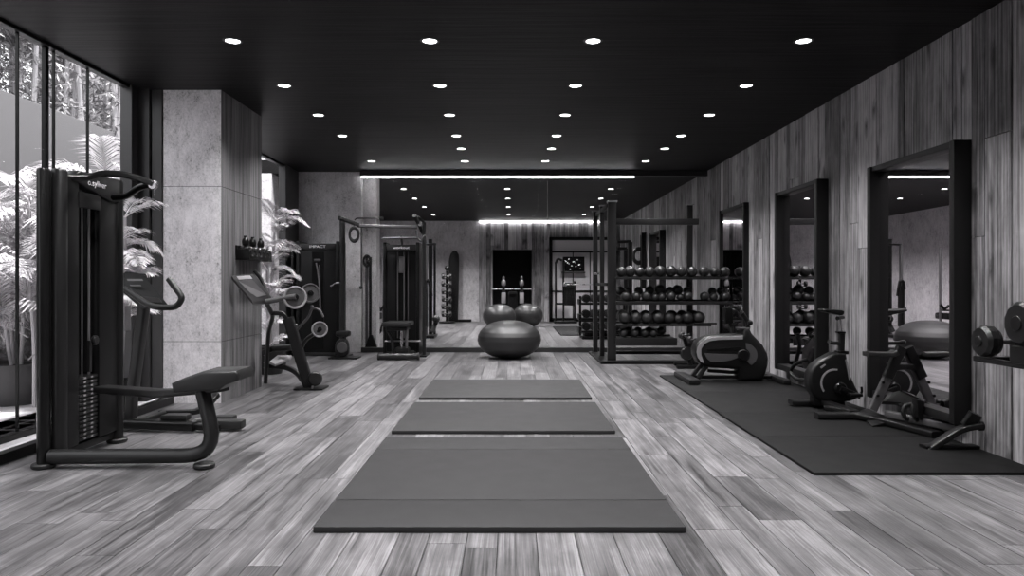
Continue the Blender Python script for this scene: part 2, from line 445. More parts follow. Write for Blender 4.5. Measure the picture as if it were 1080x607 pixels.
struct('pillar_back', 'narrow concrete pier seen just behind the back glazing', bm, 'concrete_back')
bm = ncol(); box(bm, (-4.6, YE, 0), (-1.07, YE + .2, CEIL_Z)); box(bm, (-4.7, YB + .18, 0), (-4.4, YE, CEIL_Z))
struct('wall_back_room', 'dull concrete wall at the far end beyond the glazing', bm, 'concrete_back')
rr_ = [r for r in wall_rects(-1.07, XR, 0, CEIL_Z, .16, .38)]
def cut(r):
    u0, u1, v0, v1, d = r; lo, hi, top = -.63, .64, 2.32
    if u1 <= lo or u0 >= hi or v0 >= top: return [r]
    out = []
    if u0 < lo: out.append((u0, lo, v0, v1, d))
    if u1 > hi: out.append((hi, u1, v0, v1, d))
    if v1 > top: out.append((max(u0, lo), min(u1, hi), max(top, v0), v1, d))
    return out
boards('wall_end', 'wood boarded wall with a dark doorway at the far end', 'wall_wood', [q for r in rr_ for q in cut(r)], 'y', YE - .02,
       under=None)
bm = ncol(); box(bm, (-.66, YE - .01, 0), (-.63, YE + .9, 2.35), 0); box(bm, (.64, YE - .01, 0), (.67, YE + .9, 2.35)); box(bm, (-.66, YE - .01, 2.32), (.67, YE + .9, 2.35)); box(bm, (-.66, YE + .9, 0), (.67, YE + .93, 2.35))
box(bm, (-1.07, YE + .05, 0), (-.66, YE + .15, CEIL_Z)); box(bm, (.67, YE + .05, 0), (3.5, YE + .15, CEIL_Z)); box(bm, (-.66, YE + .05, 2.35), (.67, YE + .15, CEIL_Z))
for k in range(9): cbox(bm, (-.56 + k * .14, YE + .86, 1.17), (.012, .03, 2.3))
struct('door_1', 'tall black doorway recess in the far wood wall', bm, 'deep_black')

# left glazing with kerb
def window(name, label, y0, y1, mull, joints):
    root = struct(name, label, box(ncol(), (XG - .006, y0, .08), (XG + .006, y1, CEIL_Z - .03)), 'window_glass')
    b = ncol(); box(b, (XG - .04, y0, CEIL_Z - .03), (XG + .04, y1, CEIL_Z), .004, seg=1); box(b, (XG - .04, y0, 0), (XG + .04, y1, .08), .004, seg=1)
    finish('window_frame', b, 'black_frame', root)
    for m_ in mull:
        finish('mullion', box(ncol(), (XG - .02, m_ - .022, .08), (XG + .02, m_ + .022, CEIL_Z - .03), .004, seg=1), 'black_frame', root)
    for m_ in joints:
        finish('mullion', box(ncol(), (XG - .012, m_ - .005, .08), (XG + .012, m_ + .005, CEIL_Z - .03)), 'black_frame', root)
    return root
window('window_1', 'tall floor to ceiling garden window beside the near machine', -1.0, 7.28, [6.02, 3.4, 0.8], [5.68, 6.13, 6.62, 4.5, 2.2])
window('window_2', 'narrow tall window between the concrete pillar and back wall', 8.2, 12.2, [10.2], [])
bm = ncol(); box(bm, (XG - .1, -4.2, 0), (XG + .1, -1.0, CEIL_Z)); struct('wall_left', 'dark wall beside the windows behind the camera', bm, 'dark_panel')
bm = ncol(); box(bm, (XG - .06, 7.28, 0), (XG + .06, 7.40, CEIL_Z), .004, seg=1); box(bm, (XG - .06, 7.43, 0), (-3.74, 7.6, CEIL_Z), .004, seg=1)
box(bm, (-3.73, 7.46, 0), (-3.625, 7.62, CEIL_Z), .004, seg=1); box(bm, (XG, 7.5, 0), (-3.62, 8.2, CEIL_Z))
struct('trim_1', 'dark metal panels between the garden window and the pillar', bm, 'window_metal')
bm = ncol(); box(bm, (XG - .05, 12.2, 0), (XG + .07, 12.55, CEIL_Z), .004, seg=1); box(bm, (XG - .05, 12.58, 0), (XG + .05, 13.0, CEIL_Z), .004, seg=1)
struct('trim_2', 'dark metal panel at the end of the narrow window', bm, 'window_metal')
bm = ncol(); box(bm, (-3.58, -4, 0), (-3.50, 7.46, .075), .006); box(bm, (XG + .04, -4, 0), (-3.58, 7.4, .03), mi=1); box(bm, (-3.66, -4, .03), (-3.582, 7.4, .062), .004, mi=2)
struct('trim_3', 'low black kerb with pale sill along the garden window', bm, ['black_frame', 'pale_stone', 'white_paint'])
bm = ncol(); box(bm, (-2.72, YB - .12, CEIL_Z - .09), (XR, YB + .06, CEIL_Z), .003, seg=1); box(bm, (-2.72, YB - .03, 0), (XR, YB + .06, .085), .006, seg=1)
struct('trim_4', 'dark rail along the head and foot of the back glazing', bm, 'window_rail')
for i, (a, b_) in enumerate(((-2.72, -1.54), (-1.54, .63), (.63, XR))):
    struct('window_%d' % (i + 3), ('left narrow glass panel of the glazing across the back', 'middle wide glass panel behind the big exercise ball', 'right glass panel of the back glazing behind the ball rack')[i],
           box(ncol(), (a + .004, YB + .01, .085), (b_ - .004, YB + .02, CEIL_Z - .09)), 'glass')
def led(name, label, lo, hi):
    return solo(name, label, 'light strip', box(ncol(), lo, hi), 'led_glow', ((lo[0] + hi[0]) / 2, lo[1], lo[2]))
led('light_strip', 'long glowing light strip along the top of the back glazing', (-2.70, YB - .075, 3.135), (2.19, YB - .045, 3.162))
led('light_strip', 'glowing light strip above the wood wall with the doorway', (-1.05, YE - .085, 3.195), (2.9, YE - .055, 3.225))

# ---------------------------------------------------------------- downlights (each one is a lamp)
def lamp_data(nm, wt, ang):
    l = bpy.data.lights.new(nm, 'SPOT'); l.energy = wt; l.spot_size = math.radians(ang); l.spot_blend = 1.0; l.shadow_soft_size = 0.07
    l.color = (1, 0.99, 1); return l
LD = lamp_data('downlight_bulb', SPOT_W, 118); LDB = lamp_data('downlight_bulb_back', SPOT_BACK_W, 130)
proto_dl = None
def downlight(x, y, label, group, data=None):
    global proto_dl
    if proto_dl is None:
        t = thing('ceiling_downlight', label, 'downlight', (x, y, CEIL_Z), group)
        b = ncol(); lathe(b, [(.056, 0.0), (.060, -.006), (.076, -.006), (.080, 0.0)], (x, y, CEIL_Z), n=32)
        finish('trim_ring', b, 'mid_grey', t)
        b = ncol(); lathe(b, [(.057, -.003), (.057, .0)], (x, y, CEIL_Z), n=32); finish('diffuser', b, 'lamp_glow', t)
        lo = bpy.data.objects.new('bulb', data or LD); C.objects.link(lo); lo.parent = t; lo.location = (0, 0, -.03)
        proto_dl = t; return t
    r = dup(proto_dl, (x, y, CEIL_Z), label, group)
    if data:
        for c in r.children:
            if c.type == 'LIGHT': c.data = data
    return r
RY = [5.96, 7.31, 8.59, 9.8, 10.75, 11.85]
CN = ['left', 'centre-left', 'centre-right', 'right']
for ci, xs in enumerate(((-2.31,) * 6, (-.68, -.73, -.745, -.756, -.76, -.775), (.67, .645, .633, .605, .59, .55), (2.41, 2.375, 2.35, 2.3, 2.28, 2.2))):
    for ri, (xx, yy) in enumerate(zip(xs, RY)):
        if ci == 0 and ri == 4: continue
        nm = 'round recessed downlight in the %s ceiling row, %s from the camera' % (CN[ci], ORD[ri])
        downlight(xx, yy, nm, 'recessed downlights of the front ceiling')
for yy in (4.6, 3.2, 1.7):
    for xx, nn in ((-2.3, 'left'), (-.7, 'centre-left'), (.65, 'centre-right'), (2.4, 'right')):
        downlight(xx, yy, 'recessed downlight overhead near the camera, %s row' % nn, 'recessed downlights above the camera')
for ci, xx in enumerate((-2.31, -.1, 2.11)):
    for ri, yy in enumerate((15.35, 17.1, 19.0, 21.1)):
        downlight(xx, yy, 'small downlight beyond the back glazing, %s row, %s from the glass' % (('left', 'middle', 'right')[ci], ORD[ri]), 'downlights beyond the glazing', LDB)

# ================================================================ OUTSIDE
bm = ncol(); box(bm, (-30, -6, -.25), (-4.7, 40, -.05)); struct('ground', 'garden soil outside the windows', bm, 'soil')
bm = ncol()
for k in range(34): box(bm, (-6.28, -1 + k * .42, -.05), (XG - .04, -1 + k * .42 + .40, .0), .004, seg=1)
struct('path', 'pale stone slabs outside the garden window', bm, 'pale_stone')
bm = ncol(); box(bm, (-6.5, -3, -.05), (-6.3, 11.4, 3.63), .01); struct('wall_garden', 'smooth grey garden wall outside the left window', bm, 'garden_paint')
bm = ncol(); box(bm, (-9, 14.4, -.05), (-4.72, 14.7, 5.5)); struct('wall_outside', 'pale rough concrete wall outside the narrow window', bm, 'concrete')

def frond(bm, base, az, L, rise, droop, nl=30, ll=.34, lw=.018, tilt=0.5, stem_r=.007):
    d = Vector((math.cos(az), math.sin(az), 0)); side = Vector((-d.y, d.x, 0)); pts = []
    for i in range(13):
        t = i / 12; pts.append(Vector(base) + d * (L * (t * .9)) * math.cos(rise * .5) + Vector((0, 0, 1)) * (L * (math.sin(rise) * t - droop * t * t)))
    sweep(bm, pts, circ(stem_r, 4), None, [1 - .8 * i / 12 for i in range(13)])
    for k in range(nl):
        t = .12 + .86 * k / nl; i = min(int(t * 12), 11); f = t * 12 - i; p = pts[i].lerp(pts[i + 1], f); tg = (pts[i + 1] - pts[i]).normalized()
        l = ll * math.sin(PI * (.12 + .82 * t)) * random.uniform(.85, 1.1)
        for s in (-1, 1):
            dr = (side * s + tg * .75 + Vector((0, 0, tilt * random.uniform(.2, 1)))).normalized()
            n = dr.cross(tg).normalized(); ww = dr.cross(n).normalized() * lw
            m_ = p + dr * l * .5; e = p + dr * l + Vector((0, 0, -l * .35))
            a, b_, c_, d_, q = bm.verts.new(p), bm.verts.new(m_ + ww), bm.verts.new(m_ - ww), bm.verts.new(e), None
            bm.faces.new((a, b_, c_)); bm.faces.new((b_, d_, c_))
    return bm
def palm(name, label, loc, h, nf, L, mat, stems=3, pot=None, group=None, spread=1.0, ll=.34, lw=.018, tiers=None, cat='plant'):
    t = thing(name, label, cat, loc, group); bm = ncol(); tr = ncol(); x0, y0, z0 = loc
    for s in range(stems):
        a = 2 * PI * s / max(stems, 1) + .4; r = .05 * spread if stems > 1 else 0
        top = Vector((x0 + math.cos(a) * (r + .08 * spread), y0 + math.sin(a) * (r + .08 * spread), z0 + h * (1 - .16 * s)))
        b0 = Vector((x0 + math.cos(a) * r, y0 + math.sin(a) * r, z0 + (pot or 0)))
        mid = b0.lerp(top, .5) + Vector((random.uniform(-.03, .03), random.uniform(-.03, .03), 0))
        tube(tr, [b0, mid, top], .02, 0.3, 8)
        for k in range(nf):
            az = 2 * PI * k / nf + random.uniform(-.3, .3) + s
            zz = top - Vector((0, 0, (k % 3) * .05 + ((k % 3 > 0) * random.random() * (tiers or 0))))
            frond(bm, zz, az, L * random.uniform(.75, 1.1), random.uniform(.5, 1.25), random.uniform(.35, .8), ll=ll, lw=lw)
    finish('foliage', bm, mat, t, smooth=None); finish('stem', tr, 'bark', t)
    return t
def potted(t, loc, r, h, mat='pot'):
    b = ncol(); x0, y0, z0 = loc
    lathe(b, [(r * .72, z0), (r * .95, z0 + h * .5), (r, z0 + h - .03), (r * 1.04, z0 + h - .03), (r * 1.04, z0 + h), (r * .9, z0 + h), (r * .88, z0 + h - .05)], (x0, y0, 0), n=36)
    p = finish('pot', b, mat, t); b = ncol(); disc(b, (x0, y0, z0 + h - .04), (0, 0, 1), r * .9, .02, 24); finish('soil', b, 'soil', p)

t = palm('potted_palm', 'tall palm in a dark woven pot outside the left window', (-5.17, 7.5, 0), 2.1, 11, 1.1, 'palm_leaf', 3, .4, ll=.42, lw=.011, tiers=1.0)
potted(t, (-5.17, 7.5, 0), .33, .42)
palm('garden_palm', 'bright arching palm against the garden wall near the window edge', (-5.1, 8.8, 0), 2.45, 11, 1.1, 'palm_leaf', 3, ll=.42, lw=.011, tiers=1.0)
palm('garden_palm', 'palm with drooping fronds just outside the window behind the machine', (-4.8, 7.3, 0), 2.05, 10, .8, 'palm_leaf', 3, ll=.34, lw=.010, tiers=.9)
t = palm('potted_palm', 'potted palm inside, leaning past the dark window panels', (-3.62, 6.62, 0), 1.85, 12, .50, 'indoor_leaf', 3, .35, ll=.2, lw=.009, tiers=.75, spread=.4)
potted(t, (-3.66, 6.62, 0), .17, .36, 'graphite')
t = palm('potted_palm', 'bright feathery palm standing between the pillar and narrow window', (-3.34, 9.95, 0), 2.08, 13, .54, 'indoor_leaf', 3, .35, ll=.22, lw=.009, tiers=1.0, spread=.5)
potted(t, (-3.34, 9.95, 0), .22, .38, 'graphite')
# background bamboo and trees beyond the garden wall
def bamboo(loc, label, h=7.5, n=8):
    t = thing('bamboo_clump', label, 'bamboo', loc, 'bamboo behind the garden wall'); tr = ncol(); lf = ncol()
    for s in range(n):
        a = random.uniform(0, 2 * PI); r = random.uniform(.1, .5); bx_, by_ = loc[0] + r * math.cos(a), loc[1] + r * math.sin(a)
        hh = h * random.uniform(.8, 1.05); lean = random.uniform(-.3, .3)
        tube(tr, [(bx_, by_, -.1), (bx_ + lean * .3, by_, hh * .5), (bx_ + lean, by_ + lean * .5, hh)], random.uniform(.028, .05), .5, 8)
        for k in range(150):
            z = random.uniform(2.6, hh + .4); aa = random.uniform(0, 2 * PI); rr = random.uniform(.05, .6)
            c = Vector((bx_ + lean * z / hh * .8 + rr * math.cos(aa), by_ + rr * math.sin(aa), z))
            for q in range(4):
                d = Vector((random.uniform(-1, 1), random.uniform(-1, 1), random.uniform(-1, .2))).normalized(); n_ = d.orthogonal().normalized() * .013
                l = random.uniform(.09, .19); v = [lf.verts.new(c), lf.verts.new(c + d * l * .45 + n_), lf.verts.new(c + d * l), lf.verts.new(c + d * l * .45 - n_)]
                lf.faces.new(v)
    finish('foliage', lf, 'bamboo_leaf', t, smooth=None); finish('stem', tr, 'bark', t); return t
places = [(-6.6, 8.2), (-6.6, 9.7), (-6.7, 11.2), (-7.9, 9.0), (-8.1, 11.6), (-6.7, 12.8), (-9.4, 10.3), (-9.5, 13.0), (-8.0, 13.6), (-10.8, 12.0), (-10.9, 14.8), (-9.3, 15.6)]
wh = ['at the left window edge', 'near the left of the garden wall', 'over the middle of the garden wall', 'in the second line on the left', 'in the second line near the mullion',
      'just past the end of the wall', 'deep behind the wall on the left', 'deep behind the wall in the middle', 'by the gap at the end of the wall', 'far back on the left', 'farthest back of all', 'far back by the bright gap']
bproto = [bamboo((x_ - .7, y_ + .6, 0), 'tall bamboo clump ' + wh[i]) for i, (x_, y_) in enumerate(places[:3])]
for i, (x_, y_) in enumerate(places[3:]):
    dup(bproto[i % 3], (x_ - .7, y_ + .6, 0), 'tall bamboo clump ' + wh[i + 3], rotz=1.3 * i, scale=random.uniform(.9, 1.1))
for i, (x_, y_, h_, lb) in enumerate(((-7.6, 9.8, 4.9, 'tree palm rising above the garden wall at left'), (-7.7, 12.3, 5.2, 'tree palm arching over the end of the garden wall'), (-5.8, 12.4, 2.9, 'low palm at the end of the garden wall'))):
    palm('garden_palm', lb, (x_, y_, 0), h_, 11, 1.3, 'bush_leaf' if i < 2 else 'palm_leaf', 1, ll=.5, lw=.024, tiers=.5)
def bush(loc, r, h, label):
    t = thing('garden_bush', label, 'bush', loc, 'bushes in the garden bed'); lf = ncol()
    for k in range(1500):
        v = Vector((random.gauss(0, 1), random.gauss(0, 1), random.gauss(0, 1))).normalized() * random.uniform(.6, 1)
        c = Vector(loc) + Vector((v.x * r, v.y * r, h * .55 + v.z * h * .5)); d = (v + Vector((random.uniform(-.7, .7), random.uniform(-.7, .7), random.uniform(-.5, .6)))).normalized()
        n_ = d.orthogonal().normalized() * .02; l = random.uniform(.09, .18)
        lf.faces.new([lf.verts.new(c), lf.verts.new(c + d * l * .5 + n_), lf.verts.new(c + d * l), lf.verts.new(c + d * l * .5 - n_)])
    finish('foliage', lf, 'bush_leaf', t, smooth=None); b = ncol(); tube(b, [(loc[0], loc[1], loc[2] - .05), (loc[0], loc[1], h * .6)], .04, 0, 8); finish('stem', b, 'bark', t)
bush((-5.6, 10.6, 0), .40, 2.9, 'round leafy bush by the end of the garden wall')
bush((-5.75, 8.2, 0), .30, 1.3, 'low dark bush behind the outdoor palm pot')
bush((-4.75, 8.3, 0), .4, 2.2, 'leafy bush beside the window behind the near machine')

# ================================================================ FLOOR MATS
def mat_obj(name, label, x0, x1, y0, y1, h, mt, seams=(), group=None):
    t = ncol(); ys = [y0] + list(seams) + [y1]
    for a, b_ in zip(ys, ys[1:]): box(t, (x0, a + (.004 if a != y0 else 0), 0.0), (x1, b_ - (.004 if b_ != y1 else 0), h), .006, seg=2)
    box(t, (x0 + .01, y0 + .01, .001), (x1 - .01, y1 - .01, h - .008))
    return solo(name, label, 'mat', t, mt, ((x0 + x1) / 2, (y0 + y1) / 2, 0), group)
mat_obj('exercise_mat', 'largest grey floor mat nearest the camera with two cross seams', -.995, .87, 3.60, 5.69, .032, 'mat_grey', (4.05, 5.29), 'grey mats down the middle of the floor')
mat_obj('exercise_mat', 'middle grey floor mat between the large mat and the far one', -.995, .853, 5.95, 7.38, .03, 'mat_grey', (), 'grey mats down the middle of the floor')
mat_obj('exercise_mat', 'farthest of the three grey floor mats, nearest the exercise ball', -.995, .855, 7.69, 9.12, .028, 'mat_grey', (), 'grey mats down the middle of the floor')
mat_obj('rubber_mat', 'black rubber mat under the near folded trainer along the wood wall', 1.96, 3.47, 4.68, 6.83, .02, 'mat_black', (5.8,), 'black mats along the right wall')
mat_obj('rubber_mat', 'black rubber mat under the two exercise bikes along the wood wall', 1.97, 3.47, 6.84, 9.62, .02, 'mat_black', (8.2,), 'black mats along the right wall')
mat_obj('floor_mat', 'dark mat lying beyond the back glazing beside the dumbbell rack', 1.15, 2.3, 17.0, 20.3, .03, 'mat_black')

# ================================================================ WALL MIRRORS
def wall_mirror(y0, y1, z0, z1, label, x=XR, dep=.14):
    t = thing('wall_mirror', label, 'mirror', (x, (y0 + y1) / 2, z0), 'black framed mirrors on the right wall')
    fw = .065; b = ncol()
    prof = [(y0, y0 + fw), (y1 - fw, y1)]
    for a, c in prof: box(b, (x - dep, a, z0), (x + .004, c, z1), .012)
    box(b, (x - dep + .02, y0 + fw - .01, z1 - .05), (x + .004, y1 - fw + .01, z1), .006); box(b, (x - dep + .02, y0 + fw - .01, z0), (x + .004, y1 - fw + .01, z0 + .07), .006)
    finish('mirror_frame', b, 'mirror_frame', t)
    b = ncol(); box(b, (x - .05, y0 + fw - .01, z0 + .04), (x - .004, y1 - fw + .01, z1 - .03)); finish('mirror_pane', b, 'mirror', t)
wall_mirror(5.48, 6.83, .17, 2.34, 'large black-framed wall mirror nearest the camera, above the folded trainer')
wall_mirror(7.95, 9.24, .15, 2.40, 'middle black-framed wall mirror behind the flywheel bike')
wall_mirror(10.64, 11.92, .12, 2.44, 'far black-framed wall mirror at the end of the ball shelves', dep=.08)
wall_mirror(16.4, 17.7, .12, 2.46, 'small black-framed mirror seen through the glazing on the wood wall')

# ================================================================ NEAR WEIGHT MACHINE (left)
t = thing('weight_stack_machine', 'tall black weight stack machine with low padded bench beside the garden window', 'weight machine', (-3.12, 5.25, 0))
def ovalpost(b, x_, y_, z0, z1, rx, ry): return sweep(b, [(x_, y_, z0), (x_, y_, z1 - .015), (x_, y_, z1)], circ(rx, 20, ry), (0, 1, 0), [1, 1, .85])
for (x_, y_, z1, rx) in ((-3.165, 4.87, 2.02, .038), (-3.10, 5.655, 2.05, .045)):
    b = ncol(); ovalpost(b, x_, y_, .03, z1, rx, .05); finish('post', b, 'dark_metal', t)
    b = ncol(); disc(b, (x_, y_, .018), (0, 0, 1), .075, .034); finish('foot', b, 'rubber', t)
b = ncol(); ovalpost(b, -3.12, 4.965, .08, 2.03, .05, .055); finish('shroud_edge', b, 'graphite', t)
b = ncol(); box(b, (-3.17, 4.97, .10), (-3.075, 5.12, 1.99), .01); finish('shroud_panel', b, 'dark_panel', t)
b = ncol(); box(b, (-3.17, 5.37, .10), (-3.075, 5.62, 1.99), .01); finish('shroud_panel', b, 'dark_panel', t)
b = ncol(); box(b, (-3.27, 4.95, .10), (-3.24, 5.64, 1.99), .005); finish('back_panel', b, 'deep_black', t)
b = ncol(); box(b, (-3.18, 4.9, .045), (-3.09, 5.64, .10), .01); finish('base_rail', b, 'dark_metal', t)
for y_ in (5.17, 5.245, 5.33):
    b = ncol(); tube(b, [(-3.13, y_, .1), (-3.13, y_, 1.9)], .009 if y_ != 5.245 else .005, 0, 10); finish('guide_rod', b, 'brushed', t)
for k in range(15):
    b = ncol(); z = .115 + k * .031; box(b, (-3.19, 5.135, z), (-3.085, 5.365, z + .026), .004, seg=1); pl = finish('weight_plate', b, 'dark_metal', t)
    b = ncol(); box(b, (-3.084, 5.19, z + .007), (-3.0815, 5.215, z + .02)); box(b, (-3.084, 5.275, z + .007), (-3.0815, 5.30, z + .02)); finish('weight_tag', b, 'light_grey', pl)
b = ncol(); disc(b, (-3.05, 5.27, .83), (1, 0, 0), .035, .03); box(b, (-3.10, 5.255, .60), (-3.08, 5.285, .83)); finish('selector_knob', b, 'graphite', t)
poly = [(-3.06, 5.02, 1.975), (-3.06, 5.10, 2.045), (-3.06, 5.63, 2.055), (-3.06, 5.63, 1.88), (-3.06, 5.52, 1.865)]
b = ncol(); prism(b, poly, (-.09, 0, 0), .012); cr = finish('crown', b, 'graphite', t)
text('logo_lettering', 'o.syliver', .062, (-3.055, 5.31, 1.975), (PI / 2, 0.0, PI / 2), 'white_paint', cr, stretch=1.15)
b = ncol(); box(b, (-3.10, 5.11, 1.79), (-3.07, 5.38, 1.90), .006); finish('crown_plate', b, 'graphite', t)
b = ncol(); tube(b, [W(60, 187, 4.98), W(94, 187, 5.12), W(107, 182.5, 5.15), W(130, 183.5, 5.18), W(146, 188, 5.2), W(162, 194, 5.2)], .024, .08); finish('pulley_arm', b, 'dark_metal', t)
b = ncol(); tube(b, [W(120, 208, 5.5), W(134, 207, 5.4), W(147, 197, 5.25), W(162, 194, 5.2)], .024, .08); finish('pulley_arm', b, 'dark_metal', t)
b = ncol(); disc(b, W(161.5, 195, 5.2), (0, 1, 0), .035, .03); tube(b, [W(163, 196, 5.2), W(163, 207, 5.2)], .004); finish('pulley', b, 'steel', t)
b = ncol(); tube(b, [(-3.12, 4.87, .075), (-1.99, 4.87, .085), (-2.13, 4.95, .53)], .050, .22, 16); finish('bench_frame', b, 'graphite', t)
b = ncol(); disc(b, (-2.08, 4.87, .018), (0, 0, 1), .07, .034); finish('foot', b, 'rubber', t)
b = ncol(); bar(b, [(-3.02, 5.30, .47), (-2.45, 5.05, .475), (-1.98, 4.95, .53)], .13, .05, .1, up=(0, 0, 1)); finish('bench_beam', b, 'graphite', t)
b = ncol(); prism(b, [Vector((p.x, 4.80, p.z)) for p in PW([(191, 401), (205, 395), (222, 389), (258, 388), (260.5, 392), (260.5, 398), (246, 403), (240, 408), (193, 411)], 4.95)], (0, .30, 0), .018); finish('seat_pad', b, 'vinyl_top', t)

# ================================================================ CLIMBER behind it
t = thing('stepper_trainer', 'upright trainer with tilted console and curved handlebar before the pillar', 'exercise machine', (-2.85, 6.25, 0))
b = ncol(); prism(b, [W(128, 290, 6.25), W(133, 286, 6.32), W(150, 288, 6.32), W(177, 321, 6.15), W(150, 321, 6.15), W(126, 300, 6.2)], (0, -.01, -.035), .005); cs = finish('console', b, 'dark_panel', t)
b = ncol()
for (a, c) in (((134, 294), (150, 296)), ((137, 300), (148, 301.5)),):
    prism(b, [W(a[0], a[1], 6.2), W(c[0], a[1], 6.2), W(c[0] + 1, c[1], 6.19), W(a[0] + 1, c[1], 6.19)], (0, -.004, .0))
prism(b, [W(150, 312, 6.13), W(168, 314, 6.13), W(171, 318.5, 6.13), W(155, 318.5, 6.13)], (0, -.004, 0)); finish('display', b, 'mid_grey', cs)
b = ncol(); tube(b, [W(121, 296, 6.3), W(133, 305, 6.2), W(160, 324, 6.05), W(186, 324, 6.05), W(193, 314, 6.05), W(178, 294, 6.1)], .026, .12, 12); finish('handlebar', b, 'rubber', t)
b = ncol(); bar(b, [W(152, 322, 6.2), W(139, 420, 6.2), W(138, 441, 6.2)], .075, .10, .0); finish('post', b, 'graphite', t)
b = ncol(); box(b, W(131, 349, 6.35) , W(138, 322, 6.45), .01); finish('bottle_holder', b, 'light_grey', t)
b = ncol(); bar(b, [(-3.3, 6.1, .06), (-2.65, 6.02, .05)], .1, .07, up=(0, 0, 1)); bar(b, [(-2.7, 6.05, .05), (-2.45, 6.02, .035)], .07, .05, up=(0, 0, 1)); finish('base_rail', b, 'dark_metal', t)
b = ncol(); bar(b, [(-3.25, 6.65, .05), (-2.9, 6.7, .05), (-2.86, 6.95, .17)], .09, .05, .1, up=(0, 0, 1)); tube(b, [(-3.2, 6.1, .06), (-3.2, 6.66, .05)], .03); finish('rear_rail', b, 'dark_metal', t)
for (x0, x1, y_, z, hh) in ((-2.96, -2.74, 6.12, .10, .035), (-2.62, -2.44, 6.35, .05, .03), (-2.55, -2.27, 6.1, .045, .055)):
    b = ncol(); box(b, (x0, y_ - .06, z - hh / 2), (x1, y_ + .06, z + hh / 2 + .02), .02); 
    tube(b, [((x0 + x1) / 2, y_, z), (min(-2.9, x0), 6.1, .06)], .018); finish('pedal', b, 'rubber', t)

# ================================================================ PLATE LOADED MACHINE by the pillar
t = thing('plate_loaded_machine', 'angled machine with sloping console and round grey plates beside the pillar', 'weight machine', (-2.4, 8.5, 0))
b = ncol(); box(b, (-2.54, 8.36, 0), (-2.20, 8.66, .022), .008); finish('foot_plate', b, 'black_frame', t)
b = ncol(); bar(b, [W(326, 408, 8.5), W(304, 335, 8.45)], .12, .10, 0, (0, 1, 0)); finish('main_post', b, 'graphite', t)
b = ncol(); bar(b, [W(305, 342, 8.45), W(299, 330, 8.4), W(287, 330, 8.4)], .05, .05, .05, (0, 1, 0)); finish('cross_bar', b, 'graphite', t)
for dy in (0, .16):
    b = ncol(); tube(b, [W(279, 315, 7.98 + dy), W(288, 333, 8.5 + dy), W(283, 350, 8.8 + dy), W(280, 404, 8.85 + dy)], .025, .1); finish('rear_post', b, 'graphite', t)
b = ncol(); bar(b, [W(278, 385, 8.9), W(300, 386.5, 8.9), W(312, 391, 8.7), W(322, 404, 8.5)], .05, .06, .15); finish('lower_brace', b, 'graphite', t)
b = ncol(); bar(b, [W(277, 372, 8.9), W(288, 367, 8.9), W(310, 366, 8.5)], .06, .07, .1); finish('upper_brace', b, 'graphite', t)
b = ncol(); prism(b, [W(284, 381, 8.6), W(293, 374, 8.8), W(308, 374.5, 8.7), W(305, 378, 8.6), W(290, 383.5, 8.5)], (0, 0, -.03), .004); finish('step_plate', b, 'light_grey', t)
b = ncol(); box(b, W(290, 386, 8.7), W(302, 380, 8.85), .01); finish('step_box', b, 'dark_panel', t)
b = ncol(); disc(b, W(332, 399, 8.45), (.5, -1, 0), .085, .07); finish('pulley_cover', b, 'graphite', t)
b = ncol(); cbox(b, W(329.5, 408, 8.38), (.02, .02, .03), .003); finish('bolt', b, 'steel', t)
con = [W(244, 291, 7.66), W(248, 289.5, 7.70), W(267, 288.5, 7.9), W(270, 291, 7.9), W(286, 313, 8.0), W(284, 316, 8.0), W(270, 318.5, 7.85), W(266, 317, 7.8)]
b = ncol(); prism(b, con, (0, .02, -.04), .006); cs = finish('console', b, 'mid_grey', t)
b = ncol(); prism(b, [W(252, 296.5, 7.70), W(267, 295.5, 7.8), W(281, 311, 7.95), W(269, 314, 7.85)], (0, -.008, .004)); finish('display', b, 'light_grey', cs)
b = ncol(); prism(b, [W(250, 291.5, 7.68), W(264, 290.8, 7.78), W(266.5, 294, 7.80), W(252, 294.8, 7.70)], (0, -.008, .004)); finish('display_header', b, 'white_paint', cs)
b = ncol(); tube(b, [W(280, 318, 7.95), W(300, 314, 8.0), W(312, 312.5, 8.0)], .032); finish('weight_horn', b, 'mid_grey', t)
def gplate(c, ax, r, parent, rim='light_grey'):
    b = ncol(); lathe(b, [(r * .28, -.02), (r * .8, -.018), (r * .86, -.032), (r * .97, -.032), (r, -.026), (r, .026), (r * .97, .032), (r * .86, .032), (r * .8, .018), (r * .28, .02)], c, ax, 36); p = finish('weight_disc', b, rim, parent)
    b = ncol(); disc(b, c, ax, r * .3, .085); disc(b, c, ax, r * .12, .12); finish('hub', b, 'dark_metal', p)
    b = ncol(); disc(b, c, ax, r * .8, .042, bev=.002); finish('disc_face', b, 'mid_grey', p)
gplate(W(311, 313.5, 8.05), (.45, -1, .1), .128, t); gplate(W(327, 309, 8.35), (.45, -1, .1), .112, t, 'mid_grey'); gplate(W(337, 347, 8.4), (.35, -1, .1), .092, t, 'light_grey')
b = ncol(); tube(b, [W(318, 367, 8.5), W(322, 358, 8.45), W(337, 348, 8.38)], .022, .1); finish('weight_horn', b, 'graphite', t)
b = ncol(); tube(b, [W(311, 350, 8.45), W(318, 342, 8.4), W(326, 334, 8.4), W(329, 324, 8.4), W(337, 326, 8.4), W(341, 334, 8.4)], .014, .06); ball(b, W(312, 343, 8.35), .022); ball(b, W(329, 323, 8.35), .02); finish('lever_handle', b, 'mid_grey', t)
b = ncol(); tube(b, [W(268, 285, 8.0), W(275, 293, 8.05), W(283, 312, 8.02)], .02, .05); finish('grip', b, 'rubber', t)

